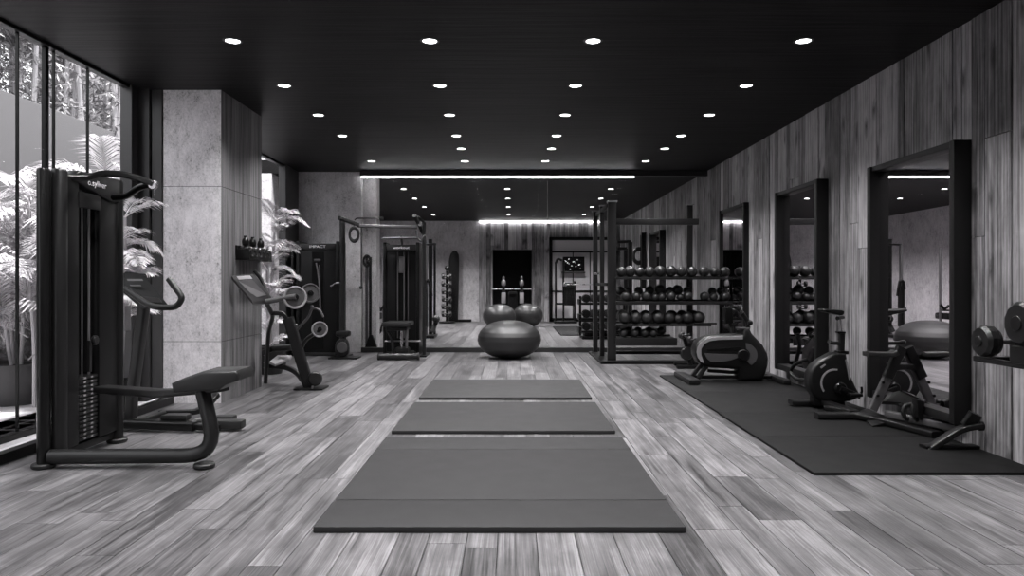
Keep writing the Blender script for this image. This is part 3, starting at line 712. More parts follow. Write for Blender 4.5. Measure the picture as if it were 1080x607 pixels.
# ================================================================ small dumbbell shelf on the pillar side
def small_bell(b, c, ax, r=.045, L=.17):
    a = Vector(ax).normalized()
    for s in (-1, 1): lathe(b, [(r * .8, -.025), (r, -.012), (r, .012), (r * .8, .025)], Vector(c) + a * s * (L / 2 - .025), a, 8)
    tube(b, [Vector(c) - a * L / 2, Vector(c) + a * L / 2], r * .35, 0, 8)
t = thing('wall_shelf', 'small black dumbbell shelf fixed to the side of the concrete pillar', 'shelf', (-3.02, 8.2, 1.5))
b = ncol(); box(b, (-3.018, 7.86, 1.50), (-2.86, 8.60, 1.52), .004); box(b, (-3.018, 7.86, 1.50), (-3.0, 8.60, 1.66), .004); box(b, (-2.88, 7.86, 1.50), (-2.865, 8.60, 1.585), .004)
for y_ in (7.86, 8.58): box(b, (-3.018, y_, 1.50), (-2.865, y_ + .02, 1.62), .004)
finish('shelf_tray', b, 'black_frame', t)
b = ncol()
for k in range(5): cbox(b, (-2.862, 7.95 + k * .14, 1.55), (.004, .05, .02))
finish('number_tag', b, 'mid_grey', t)
for k in range(5):
    b = ncol(); c = (-2.93, 7.95 + k * .14, 1.60); small_bell(b, c, (1, 0, 0.0), .052, .14)
    solo('dumbbell', 'small black dumbbell on the pillar shelf, %s from the camera' % ORD[k], 'dumbbell', b, 'graphite', c, 'dumbbells on the pillar shelf')
for k, y_ in enumerate((7.98, 8.2, 8.46)):
    b = ncol(); c = Vector((-2.95, y_, 1.70)); lathe(b, [(.018, -.045), (.035, -.035), (.04, 0), (.035, .03), (.018, .05), (.02, .07), (.0, .072)], c, n=14)
    solo('weight_ball', 'black upright hand weight on top of the shelf, %s from the camera' % ORD[k], 'hand weight', b, 'dark_metal', c, 'hand weights standing on the pillar shelf')

# ================================================================ BACK LEFT CABINET STYLE MACHINE
Y = 12.35
def tower(name, label, x0, x1, y0, y1, h, lettering):
    t = thing(name, label, 'weight machine', ((x0 + x1) / 2, (y0 + y1) / 2, 0))
    b = ncol(); box(b, (x0 + .05, y0 + .03, .05), (x1 - .05, y1, h - .03), .012); body = finish('shroud', b, 'dark_panel', t)
    for x_ in (x0 + .03, x1 - .03):
        b = ncol(); box(b, (x_ - .03, y0, 0), (x_ + .03, y1, h + .02), .012); finish('side_post', b, 'black_frame', t)
    b = ncol(); box(b, (x0 + .06, y0, h - .13), (x1 - .06, y0 + .03, h - .02), .006); hd = finish('header', b, 'graphite', t)
    text('logo_lettering', lettering, .062, ((x0 + x1) / 2, y0 - .004, h - .075), (PI / 2, 0, 0), 'white_paint', hd, stretch=1.3)
    cx = (x0 + x1) / 2; b = ncol(); box(b, (cx - .10, y0 + .018, .12), (cx + .10, y0 + .033, h - .16), .0); finish('weight_window', b, 'deep_black', t)
    b = ncol()
    box(b, (x0 + .06, y0 - .02, .0), (x1 - .06, y0 + .05, .06), .01); finish('base_rail', b, 'graphite', t)
    return t
t = tower('weight_stack_machine', 'wide black cabinet-shaped machine against the concrete back wall', -3.69, -2.95, 12.3, 12.8, 1.94, 'IMPACT')
b = ncol(); cbox(b, W(334.5, 274, 12.27), (.11, .03, .04), .01); h_ = finish('handle_clip', b, 'mid_grey', t)
b = ncol(); tube(b, [W(333.5, 277, 12.27), W(335, 285, 12.27), W(337, 300, 12.27), W(338, 330, 12.28)], .012, .1, 8); tube(b, [W(337, 279, 12.28), W(338.5, 325, 12.28)], .006, 0, 6); finish('cable', b, 'brushed', t)
b = ncol(); tube(b, [W(349, 301.5, 12.25), W(355, 298, 12.22), W(360, 298, 12.22)], .012, 0, 8); finish('selector_lever', b, 'steel', t)
b = ncol(); box(b, (-3.76, 12.25, .0), (-3.72, 12.7, 1.97), .01); finish('side_rail', b, 'black_frame', t)

# ================================================================ CABLE FRAME, pulleys and straps
t = thing('cable_crossover', 'tall cable frame with horizontal top bar in front of the back glazing', 'cable machine', (-2.2, 12.25, 0))
b = ncol(); bar(b, [(-2.87, 12.2, .0), (-2.87, 12.2, 2.33)], .085, .085, up=(0, 1, 0)); finish('post', b, 'graphite', t)
b = ncol(); bar(b, [(-1.50, 12.3, .0), (-1.50, 12.3, 2.28)], .06, .06, up=(0, 1, 0)); finish('post', b, 'graphite', t)
b = ncol(); box(b, (-3.0, 12.0, 0), (-2.76, 12.5, .025), .006); finish('foot', b, 'black_frame', t)
b = ncol(); box(b, (-1.56, 12.1, 0), (-1.44, 12.6, .025), .006); finish('foot', b, 'black_frame', t)
b = ncol(); bar(b, [W(376, 238, 12.2), W(440, 239.5, 12.25)], .06, .055, up=(0, 0, 1)); finish('top_bar', b, 'mid_grey', t)
b = ncol(); bar(b, [W(357.5, 229.5, 11.9), W(378, 237, 12.2)], .07, .06, up=(0, 0, 1)); finish('pull_up_grip', b, 'rubber', t)
b = ncol(); bar(b, [W(437, 227, 11.9), W(443, 238, 12.2), W(446, 245, 12.4)], .06, .06, up=(0, 0, 1)); tube(b, [W(440, 228, 12.0), W(447, 234, 12.2)], .02); finish('pull_up_grip', b, 'rubber', t)
b = ncol(); tube(b, [W(374, 232, 12.3), W(376, 230, 12.3), W(402, 229.6, 12.3)], .012, 0, 8); cbox(b, W(402, 230, 12.3), (.07, .05, .05), .01); finish('safety_bar', b, 'black_frame', t)
b = ncol(); disc(b, W(374, 236, 12.15), (0, 1, 0), .04, .03); disc(b, W(443, 236, 12.1), (0, 1, 0), .04, .03); finish('pulley', b, 'steel', t)
b = ncol(); ring(b, W(373.5, 247, 12.1), (0, 1, 0), .075, .022, squash=1.5, m=10); tube(b, [W(373.5, 233, 12.1), W(373.5, 241, 12.1)], .01); finish('hanging_loop', b, 'rubber', t)
b = ncol(); tube(b, [W(381, 240, 12.15), W(381, 303, 12.15)], .01, 0, 8); ball(b, W(380.5, 303, 12.15), .03); finish('cable', b, 'dark_metal', t)
b = ncol(); tube(b, [W(439, 243, 12.1), W(440, 250, 12.1), W(444, 255, 12.1), W(448, 247, 12.1), W(449, 256, 12.2)], .018, .05, 8); finish('hanging_strap', b, 'mid_grey', t)

t = thing('pedal_stool', 'small round stool with pedal wheel on a black plate below the cable post', 'exercise machine', (-2.78, 11.95, 0))
b = ncol(); box(b, (-3.0, 11.75, 0), (-2.53, 12.1, .028), .008); finish('base_plate', b, 'black_frame', t)
b = ncol(); prism(b, smoothpoly([(-2.90, 11.86, .03), (-2.93, 11.86, .22), (-2.87, 11.86, .32), (-2.76, 11.86, .34), (-2.70, 11.86, .25), (-2.70, 11.86, .03)]), (0, .14, 0), .02); bd = finish('wheel_housing', b, 'graphite', t)
b = ncol(); disc(b, (-2.79, 11.84, .19), (0, 1, 0), .09, .03); finish('wheel_cover', b, 'mid_grey', bd)
b = ncol(); box(b, (-2.90, 11.82, .36), (-2.68, 12.04, .455), .04); box(b, (-2.82, 11.88, .30), (-2.76, 11.98, .37)); finish('seat', b, 'vinyl', t)

# ================================================================ CENTRE BACK TOWER with bench
t = tower('weight_stack_machine', 'black weight stack tower with bench between cable frame and glazing', -2.23, -1.60, 12.45, 12.85, 1.93, 'workout')
for x_, r_ in ((-1.97, .010), (-1.86, .012), (-1.79, .007)):
    b = ncol(); tube(b, [(x_, 12.42, .3), (x_, 12.42, 1.78)], r_, 0, 8); finish('guide_rod', b, 'mid_grey', t)
b = ncol(); box(b, (-1.95, 12.40, 1.42), (-1.86, 12.44, 1.70), .01); finish('cable_clip', b, 'mid_grey', t)
b = ncol(); tube(b, [(-2.23, 12.42, 2.02), (-1.6, 12.42, 2.02)], .02); tube(b, [(-1.92, 12.6, 1.9), (-1.92, 12.5, 2.06)], .02); finish('top_rail', b, 'mid_grey', t)
t = thing('weight_bench', 'short black bench with wide foot bar before the weight stack tower', 'bench', (-1.85, 11.85, 0))
b = ncol(); box(b, (-2.10, 11.65, .54), (-1.66, 12.2, .61), .02); finish('seat', b, 'vinyl_top', t)
b = ncol(); box(b, (-2.05, 11.70, .47), (-1.71, 12.15, .54), .02); finish('seat_frame', b, 'dark_metal', t)
for x_ in (-1.80, -1.72):
    b = ncol(); tube(b, [(x_, 11.75, .08), (x_, 11.75, .5)], .024, 0, 12); finish('leg', b, 'steel' if x_ < -1.75 else 'mid_grey', t)
b = ncol(); tube(b, [(-2.06, 11.8, .5), (-1.97, 11.8, .36), (-1.93, 11.75, .08)], .025, .12); finish('leg', b, 'graphite', t)
b = ncol(); tube(b, [(-2.14, 11.62, .065), (-1.52, 11.62, .065)], .052, 0, 18); finish('foot_bar', b, 'graphite', t)
for x_ in (-2.15, -1.51):
    b = ncol(); disc(b, (x_, 11.62, .065), (1, 0, 0), .06, .03); finish('end_cap', b, 'rubber', t)
b = ncol(); box(b, (-2.0, 11.6, .03), (-1.66, 12.3, .10), .02); box(b, (-1.9, 11.66, .08), (-1.68, 11.9, .2), .03); finish('base', b, 'dark_metal', t)
b = ncol(); tube(b, [(-2.12, 12.0, .28), (-1.52, 12.0, .28)], .014, 0, 8); finish('cross_bar', b, 'brushed', t)

# ================================================================ BIG EXERCISE BALLS
def gymball(label, c, R, h):
    prof = []; n = 40
    for k in range(n + 1):
        a = -PI / 2 + PI * k / n; e = .86
        r = R * (abs(math.cos(a)) ** e); z = h / 2 + h / 2 * math.sin(a)
        groove = 1 - .010 * (1 if (k % 3 == 0 and 3 < k < n - 3) else 0)
        prof.append((max(r * groove, 0) if 0 < k < n else 0, z))
    b = ncol(); lathe(b, prof, (c[0], c[1], 0), n=56)
    return solo('exercise_ball', label, 'exercise ball', b, 'ball_grey', (c[0], c[1], 0), 'large exercise balls', smooth=50)
gymball('large flattened grey exercise ball on the floor before the back glazing', (-.045, 12.0), .53, .625)
gymball('grey exercise ball beyond the glazing, left one of the pair', (-.35, 19.9), .46, .66)
gymball('grey exercise ball beyond the glazing, right one of the pair', (.46, 20.45), .42, .66)

# ================================================================ BALL RACK
t = thing('ball_rack', 'tall black rack of horizontal shelves full of medicine balls', 'rack', (2.4, 11.3, 0))
def upr(x_, y_, z1, w_=.13, d_=.08, nm='upright', m_='graphite'):
    b = ncol(); box(b, (x_ - w_ / 2, y_ - d_ / 2, 0.0), (x_ + w_ / 2, y_ + d_ / 2, z1), .008); u = finish(nm, b, m_, t)
    b = ncol(); box(b, (x_ - w_ / 2 - .01, y_ - d_ / 2 - .01, z1), (x_ + w_ / 2 + .02, y_ + d_ / 2 + .01, z1 + .022), .004); finish('cap', b, 'light_grey', u); return u
upr(1.55, 11.2, 2.50); upr(1.50, 12.0, 2.52, .07); upr(1.47, 12.72, 2.50, .08); upr(2.87, 11.65, 2.50, .09)
b = ncol(); box(b, (1.38, 11.05, 0), (3.0, 11.2, .05), .01); box(b, (1.36, 11.05, 0), (1.62, 12.8, .035), .008); finish('base_rail', b, 'black_frame', t)
b = ncol(); box(b, (1.6, 11.6, .10), (2.85, 11.66, .15), .006); finish('base_rail', b, 'black_frame', t)
b = ncol(); box(b, (1.6, 11.17, 2.15), (2.9, 11.24, 2.245), .008); finish('top_beam', b, 'graphite', t)
b = ncol(); box(b, (1.47, 11.2, 2.42), (1.53, 12.7, 2.48), .006); box(b, (1.47, 11.2, 1.2), (1.51, 12.7, 1.25), .006); finish('side_beam', b, 'black_frame', t)
SH = [(1.337, 3.41, .035), (.962, 3.41, .05), (.607, 3.08, .03), (.40, 2.55, .12)]
for z, x1, hh in SH:
    b = ncol(); box(b, (1.6, 11.12, z - hh), (x1, 11.17, z), .006); box(b, (1.6, 11.17, z - .02), (x1, 11.62, z - .008), .003); box(b, (1.6, 11.60, z - hh), (x1, 11.65, z + .02), .006)
    finish('shelf', b, 'graphite', t)
b = ncol(); disc(b, W(744, 341, 11.13), (1, 0, 0), .012, .35); finish('shelf_peg', b, 'dark_metal', t)
for y_ in (12.05,):
    b = ncol(); tube(b, [W(626, 288.5, y_), W(636, 288, y_)], .018); finish('peg', b, 'steel', t)
b = ncol(); bar(b, [(3.37, 11.62, 0), (3.37, 11.62, 1.36)], .05, .05, up=(0, 1, 0)); finish('end_post', b, 'black_frame', t)
mb = {}
def medball(px, py, r, label, Y=11.28, zs=None, kind=0, group='medicine balls on the rack'):
    key = (kind,)
    p = W(px, py, Y)
    if zs is not None: p.z = zs + r
    if key not in mb:
        b = ncol(); prof = []
        for k in range(21):
            a = -PI / 2 + PI * k / 20; gr = .985 if k in (9, 11) else 1
            prof.append((math.cos(a) * gr if 0 < k < 20 else 0, math.sin(a)))
        if kind == 1: prof = [(r_ * (1.02 if abs(z_) < .3 else 1), z_) for r_, z_ in prof]
        lathe(b, prof, (0, 0, 0), (.4, -.8, .5) if kind == 0 else (.8, .3, .4), 24)
        o = finish('medicine_ball', b, 'medicine', None, 50); mb[key] = o
    else:
        o = mb[key].copy(); C.objects.link(o)
    o.location = p; o.scale = (r,) * 3; o.rotation_euler = (random.random(), random.random(), random.random() * 6)
    o['label'] = label; o['category'] = 'medicine ball'; o['group'] = group
    return o
row = [(655, .080), (664.5, .088), (674.5, .078), (685, .082), (696, .090), (707.5, .092), (718.5, .085), (730, .082), (742.5, .086), (753.8, .080), (764.6, .080)]
for k, (px, r) in enumerate(row): medball(px, 0, r, 'black medicine ball on the top shelf of the rack, %s from the tall left post' % ORD[k], zs=1.339, kind=k % 2)
row = [(660, .075), (671, .072), (681.5, .078), (691, .062), (697.5, .066), (707.5, .078), (717.5, .06), (725.5, .076), (743, .074), (752.5, .066), (765, .076)]
for k, (px, r) in enumerate(row): medball(px, 0, r, 'medicine ball at the front of the second shelf, %s from the left post' % ORD[k], Y=11.22, zs=.964, kind=(k + 1) % 2)
row = [(654, .072), (662, .066), (673.5, .07), (685, .075), (696, .086), (706.5, .07), (714.5, .084), (725, .07), (751, .066), (760.5, .07)]
for k, (px, r) in enumerate(row): medball(px, 0, r, 'medicine ball raised at the back of the second shelf, %s from the left post' % ORD[k], Y=11.45, zs=1.05, kind=k % 2)
row = [(658.5, .098), (670.5, .096), (682.2, .094), (694.2, .096), (706, .094), (715.2, .076), (725, .094), (736.8, .098)]
for k, (px, r) in enumerate(row):
    medball(px, 0, r, 'large medicine ball on the third shelf, %s from the left post' % ORD[k], Y=11.24, zs=.609, kind=k % 2)
for k, px in enumerate((656, 669, 680.5, 693, 708, 719, 731)): medball(px, 0, .094, 'medicine ball half hidden at the back of the third shelf, %s from the left' % ORD[k], Y=11.46, zs=.63, kind=k % 2)
for k, px in enumerate((657.5, 669.5, 680, 689)): medball(px, 0, .068, 'small medicine ball on the lowest shelf of the rack, %s from the left' % ORD[k], Y=11.22, zs=.402, kind=k % 2)
for k, px in enumerate((662, 673, 684, 697)): medball(px, 0, .066, 'small dark ball at the back of the lowest shelf, %s from the left' % ORD[k], Y=11.46, zs=.42, kind=k % 2)
medball(740, 0, .09, 'medicine ball lying alone on the floor under the shelves', Y=11.6, zs=.0)
b = ncol(); box(b, (3.1, 11.15, .0), (3.30, 11.4, .30), .02); 
t2 = solo('step_box', 'dark box standing on the floor at the end of the ball rack', 'box', b, 'dark_panel', (3.2, 11.3, 0))

# small pedal machine between rack and bike
t = thing('pedal_trainer', 'small dark pedal trainer on the floor between ball rack and bike', 'exercise machine', (2.6, 10.7, 0))
b = ncol(); box(b, (2.40, 10.45, 0), (2.85, 10.55, .05), .015); box(b, (2.45, 10.85, 0), (2.95, 10.95, .05), .015); bar(b, [(2.6, 10.5, .04), (2.7, 10.9, .04)], .06, .05, up=(0, 0, 1)); finish('base', b, 'black_frame', t)
b = ncol(); bar(b, [(2.62, 10.6, .04), (2.56, 10.6, .35), (2.50, 10.6, .52)], .05, .07, .1); finish('post', b, 'dark_metal', t)
b = ncol(); bar(b, [(2.70, 10.7, .04), (2.62, 10.7, .3), (2.66, 10.7, .50)], .05, .05, .1); finish('post', b, 'dark_metal', t)
b = ncol(); disc(b, (2.55, 10.52, .22), (.3, -1, 0), .10, .04); finish('flywheel', b, 'graphite', t)
for x_, z in ((2.48, .48), (2.60, .42)):
    b = ncol(); disc(b, (x_, 10.52, z), (.3, -1, 0), .05, .06); tube(b, [(x_, 10.5, z), (x_ + .09, 10.45, z + .02)], .015); finish('pedal', b, 'cast_iron', t)

# ================================================================ BODY-SHELL BIKE
Y = 8.98
t = thing('exercise_bike', 'low exercise bike with large rounded grey and black shell on the black mat', 'exercise bike', (2.8, 9.1, 0))
def C5(pts, Y=Y): return [W(715 + a / 6.07, 320 + c / 6.07, Y) for a, c in pts]
b = ncol(); prism(b, C5([(418, 158), (463, 158), (478, 190), (510, 225), (550, 268), (575, 315), (584, 355), (580, 400), (566, 450), (548, 493), (395, 493), (393, 425), (330, 418), (205, 412), (165, 400), (130, 370), (112, 330), (110, 295), (120, 262), (145, 235), (180, 215), (230, 204), (415, 195)]), (0, .26, 0), .045); body = finish('shell', b, 'vinyl', t)
def on(pts, mt, nm, dep=.012, Yf=8.973): 
    b = ncol(); prism(b, C5(pts, Yf), (0, dep, 0), .002, seg=1); return finish(nm, b, mt, body)
on([(416, 205), (240, 213), (180, 226), (148, 246), (128, 275), (120, 310), (128, 345), (150, 375), (170, 385), (150, 330), (150, 290), (170, 258), (205, 240), (260, 232), (416, 228)], 'light_grey', 'silver_trim')
on([(170, 318), (395, 326), (405, 338), (345, 362), (280, 374), (215, 376), (185, 352)], 'mid_grey', 'side_panel')
on([(180, 290), (400, 276), (416, 290), (400, 300), (190, 300)], 'deep_black', 'side_groove')
arc = [(415 + 96 * math.cos(a), 330 + 80 * math.sin(a)) for a in [(-1.35 + i * 2.3 / 12) for i in range(13)]] + [(412 + 50 * math.cos(a), 330 + 46 * math.sin(a)) for a in [(.95 - i * 2.0 / 12) for i in range(13)]]
on(arc, 'mid_grey', 'flywheel_guard')
b = ncol(); disc(b, C5([(418, 330)], 8.965)[0], (0, 1, 0), .07, .03); finish('crank', b, 'dark_metal', t)
for a_, c_ in (((148, 388), (80, 478)), ((178, 405), (122, 488))):
    b = ncol(); p, q = C5([a_, c_], 9.05); bar(b, [p, q], .055, .05); finish('strut', b, 'graphite', t)
b = ncol(); box(b, (2.13, 8.66, .02), (2.27, 9.5, .085), .02); finish('stabiliser', b, 'graphite', t)
b = ncol(); box(b, (3.26, 8.66, .02), (3.36, 9.5, .085), .02); finish('stabiliser', b, 'graphite', t)
b = ncol(); box(b, (2.2, 9.05, .045), (3.3, 9.12, .085), .01); p, q = C5([(190, 428), (395, 442)], 9.1); bar(b, [p, q], .05, .04); finish('base_rail', b, 'dark_metal', t)
b = ncol(); p = C5([(395, 156), (465, 156), (462, 172), (400, 166)], 9.0); prism(b, p, (0, .2, 0), .01); finish('collar', b, 'mid_grey', t)
b = ncol(); tube(b, [C5([(x_, y_)], 9.08)[0] for x_, y_ in ((450, 158), (448, 120), (425, 80), (400, 45), (370, 22), (345, 15))], .028, .06); finish('handlebar', b, 'dark_metal', t)
b = ncol(); tube(b, [C5([(385, 22)], 8.98)[0], C5([(400, 14)], 9.3)[0]], .02); tube(b, [C5([(405, 50)], 8.96)[0], C5([(408, 66)], 9.2)[0]], .022); finish('grip', b, 'rubber', t)
b = ncol(); ball(b, C5([(462, 122)], 9.05)[0], .035); finish('knob', b, 'dark_metal', t)
b = ncol(); prism(b, C5([(300, 25), (352, 20), (356, 125), (308, 130)], 9.25), (0, .12, 0), .012); finish('console', b, 'deep_black', t)
b = ncol(); bar(b, [C5([(335, 130)], 9.3)[0], C5([(350, 205)], 9.25)[0]], .05, .04); finish('console_post', b, 'dark_metal', t)

# ================================================================ FLYWHEEL BIKE
t = thing('exercise_bike', 'upright flywheel bike with round black housing and high saddle beside middle mirror', 'exercise bike', (3.0, 7.1, 0))
def C6(pts, Y): return [W(830 + a / 4.046, 310 + c / 4.046, Y) for a, c in pts]
sp = [(206, 250), (256, 254), (264, 300), (275, 350), (296, 395), (314, 425), (312, 442), (275, 458), (215, 463), (158, 460), (125, 445), (105, 415), (97, 375), (100, 335), (118, 305), (150, 280)]
b = ncol(); prism(b, C6(sp, 7.02), (0, .16, 0), .03); body = finish('flywheel_housing', b, 'vinyl', t)
def arcp(cx, cy, r1, r2, a0, a1, n=14):
    return [(cx + r1 * math.cos(a0 + (a1 - a0) * i / n), cy + r1 * math.sin(a0 + (a1 - a0) * i / n)) for i in range(n + 1)] + [(cx + r2 * math.cos(a1 + (a0 - a1) * i / n), cy + r2 * math.sin(a1 + (a0 - a1) * i / n)) for i in range(n + 1)]
b = ncol(); prism(b, C6(arcp(205, 380, 62, 54, 2.5, 4.9), 7.012), (0, .014, 0), .001, seg=1); finish('housing_trim', b, 'light_grey', body)
b = ncol(); prism(b, C6([(143, 310), (163, 298), (166, 303), (147, 317)], 7.012), (0, .014, 0), 0); finish('housing_logo', b, 'light_grey', body)
b = ncol(); prism(b, C6([(250, 280), (256, 278), (272, 362), (266, 366)], 7.012), (0, .014, 0), 0); finish('housing_strip', b, 'light_grey', body)
b = ncol(); disc(b, C6([(228, 402)], 7.0)[0], (0, 1, 0), .06, .05); bar(b, [C6([(228, 402)], 6.97)[0], C6([(285, 425)], 6.97)[0]], .03, .05); cbox(b, C6([(288, 428)], 6.93)[0], (.11, .12, .03), .008); finish('pedal_crank', b, 'dark_metal', t)
b = ncol(); bar(b, [C6([(230, 258)], 7.1)[0], C6([(234, 165)], 7.1)[0]], .055, .05); finish('seat_tube', b, 'graphite', t)
b = ncol(); tube(b, [C6([(232, 168)], 7.1)[0], C6([(225, 98)], 7.1)[0]], .016); finish('seat_post', b, 'steel', t)
b = ncol(); prism(b, smoothpoly(C6([(158, 68), (165, 62), (205, 66), (245, 68), (247, 84), (235, 92), (215, 86), (165, 76)], 7.02), 1), (0, .16, 0), .012); finish('saddle', b, 'vinyl', t)
b = ncol(); tube(b, [C6([(215, 103)], 7.06)[0], C6([(238, 98)], 7.14)[0]], .02); finish('saddle_clamp', b, 'dark_metal', t)
b = ncol(); cbox(b, C6([(228, 163)], 7.1)[0], (.075, .07, .02), .005); finish('height_clamp', b, 'dark_metal', t)
b = ncol(); cbox(b, C6([(232, 248)], 7.1)[0], (.11, .09, .035), .008); finish('tube_collar', b, 'dark_metal', t)
b = ncol(); tube(b, [C6([(180, 202)], 7.0)[0], C6([(195, 208)], 7.05)[0], C6([(225, 210)], 7.1)[0]], .018, .02); finish('grip', b, 'rubber', t)
b = ncol(); tube(b, [C6([(318, 395)], 7.1)[0], C6([(320, 415)], 7.1)[0], C6([(305, 445)], 7.1)[0]], .012, 0, 8); finish('lever', b, 'dark_metal', t)
b = ncol(); bar(b, [(2.78, 7.2, .06), (3.30, 7.2, .05)], .11, .045, up=(0, 0, 1)); finish('stabiliser', b, 'graphite', t)
b = ncol(); bar(b, [(2.75, 6.52, .052), (3.16, 6.52, .052)], .11, .05, up=(0, 0, 1)); finish('stabiliser', b, 'graphite', t)
b = ncol(); bar(b, [(3.05, 7.2, .08), (3.12, 6.55, .065)], .10, .05, up=(0, 0, 1)); box(b, (2.95, 7.04, .05), (3.15, 7.16, .14), .02); finish('base_rail', b, 'dark_metal', t)
b = ncol(); tube(b, [W(853, 378, 7.5), W(838, 384, 7.7), W(833, 392, 7.8), W(840, 400, 7.6), W(856, 401, 7.35)], .02, .08); finish('front_handle', b, 'dark_metal', t)

# ================================================================ FOLDED TRAINER under the near mirror
t = thing('folding_bench', 'folded black bench trainer with slanted post and clamps below the near mirror', 'exercise bench', (3.2, 6.2, 0))
b = ncol(); bar(b, [W(920, 432, 6.35), W(948, 372, 6.35)], .075, .05, up=(0, 1, 0)); finish('slanted_post', b, 'mid_grey', t)
b = ncol(); bar(b, [W(936, 398, 6.33), W(951, 366, 6.33)], .085, .06, up=(0, 1, 0)); finish('post_sleeve', b, 'dark_metal', t)
b = ncol()
for a_, c_ in ((931.5, 403), (926, 417)): disc(b, W(a_, c_, 6.31), (0, 1, 0), .012, .02)
finish('adjuster_hole', b, 'deep_black', t)
b = ncol(); bar(b, [W(913, 373, 6.3), W(940, 373.5, 6.3), W(944, 371, 6.3)], .12, .04, .03, up=(0, 0, 1)); finish('head_pad', b, 'vinyl_top', t)
b = ncol(); prism(b, PW([(943, 384), (958, 384), (960, 389), (944, 391)], 6.3), (0, .14, 0), .008); finish('knee_pad', b, 'vinyl', t)
b = ncol(); bar(b, [(3.10, 6.55, .05), (3.20, 6.35, .055), (3.28, 6.1, .05), (3.38, 5.72, .045)], .12, .05, .2, up=(0, 0, 1)); finish('long_rail', b, 'dark_metal', t)
b = ncol(); bar(b, [(3.02, 6.9, .055), (3.13, 6.6, .06), (3.23, 6.2, .045)], .09, .05, .2, up=(0, 0, 1)); prism(b, [W(905, 433, 6.7), W(915, 430, 6.7), W(930, 437, 6.35), W(946, 442, 6.2), W(920, 449, 6.15)], (0, 0, -.025), .005); finish('foot_wing', b, 'dark_metal', t)
b = ncol(); prism(b, [W(931, 423, 6.35), W(936, 415, 6.4), W(948, 411.5, 6.4), W(968, 421, 6.1), W(976, 428, 5.95), W(966, 430, 5.95), W(950, 424, 6.2)], (0, .03, -.03), .008); finish('slide_cover', b, 'vinyl', t)
for cx, cy, Yc, k in ((956, 434, 6.0, 1), (967, 433, 5.95, 1.25)):
    b = ncol(); tube(b, [W(cx + 5 * k, cy - 8 * k, Yc), W(cx - 2 * k, cy - 7 * k, Yc), W(cx - 4 * k, cy, Yc), W(cx - 1 * k, cy + 7 * k, Yc), W(cx + 2 * k, cy + 8 * k, Yc)], .018, .05); finish('clamp', b, 'rubber', t)
b = ncol(); prism(b, PW([(967, 421), (976, 423), (973, 443), (968, 440)], 5.88), (0, .08, 0), .008); finish('slide_block', b, 'dark_metal', t)
b = ncol(); bar(b, [W(936, 436, 6.3), W(1012, 452, 5.60)], .07, .06, up=(0, 0, 1)); finish('slide_tube', b, 'mid_grey', t)
b = ncol(); bar(b, [W(977, 475, 5.36), W(1012, 452, 5.33), W(1034, 448, 5.3)], .09, .04, .08, up=(0, 0, 1)); finish('front_leg', b, 'graphite', t)
b = ncol(); bar(b, [W(1020, 449, 5.33), W(1029, 436, 5.3)], .09, .05, up=(0, 1, 0)); disc(b, W(1034, 449, 5.3), (1, 0, 0), .035, .04); finish('leg_bracket', b, 'dark_metal', t)
b = ncol(); box(b, (3.06, 5.32, .02), (3.46, 5.42, .045), .008); finish('front_foot', b, 'black_frame', t)

# ================================================================ DUMBBELL RACK at the right edge
def rubber_bell(label, c, r, L, tilt=0.0, hl=.11):
    c = Vector(c); ax = Vector((1, 0, tilt)).normalized(); t = thing('dumbbell', label, 'dumbbell', c, 'large dumbbells on the right wall rack')
    for s in (-1, 1):
        b = ncol(); cc = c + ax * s * (L / 2 - hl / 2)
        pr = [(r * .62, -hl / 2), (r * .84, -hl / 2 + .004), (r, -hl / 2 + .028), (r, -hl * .1), (r * .955, -hl * .08), (r * .955, hl * .08), (r, hl * .1), (r, hl / 2 - .028), (r * .84, hl / 2 - .004), (r * .62, hl / 2)]
        lathe(b, pr, cc, ax, 12, spin=PI / 12); h_ = finish('weight_head', b, 'vinyl', t, 25)
        b = ncol(); disc(b, cc + ax * s * (hl / 2 + .001), ax, r * .34, .014); finish('end_cap', b, 'dark_metal', h_)
    b = ncol(); lathe(b, [(.016, -L / 2 + hl), (.019, -.03), (.019, .03), (.016, L / 2 - hl)], c, ax, 16); finish('handle', b, 'steel', t)
t = thing('dumbbell_rack', 'black wall-side rack holding large dumbbells at the right edge', 'rack', (3.3, 4.0, 0))
for z, ys_, xa in ((.74, 4.86, 3.13), (1.17, 4.35, 3.12), (.17, 4.5, 3.22)):
    b = ncol()
    for x_ in (xa, 3.34): bar(b, [(x_, ys_, z), (x_, 3.2, z)], .04, .035, up=(0, 0, 1))
    box(b, (xa, ys_ - .05, z - .015), (3.48, ys_, z + .015), .005); finish('rail', b, 'dark_metal', t)
b = ncol(); box(b, (3.1, 4.28, .75), (3.46, 4.5, .86), .02); finish('saddle', b, 'dark_metal', t)
for y_ in (3.3, 4.0):
    b = ncol(); bar(b, [(3.42, y_, 0), (3.42, y_, 1.5)], .06, .06, up=(0, 1, 0)); box(b, (3.05, y_ - .03, 0), (3.45, y_ + .03, .05), .006); finish('upright', b, 'dark_metal', t)
rubber_bell('large black dumbbell on the middle tier of the right rack, farther one', (3.25, 4.74, .865), .104, .36)
rubber_bell('bigger black dumbbell cut off at the right edge of the middle tier', (3.30, 4.40, 1.0), .14, .44)
rubber_bell('black dumbbell just peeking in on the top tier of the right rack', (3.31, 4.25, 1.31), .12, .34)
rubber_bell('black dumbbell low on the bottom tier of the right rack', (3.39, 4.42, .32), .13, .26)

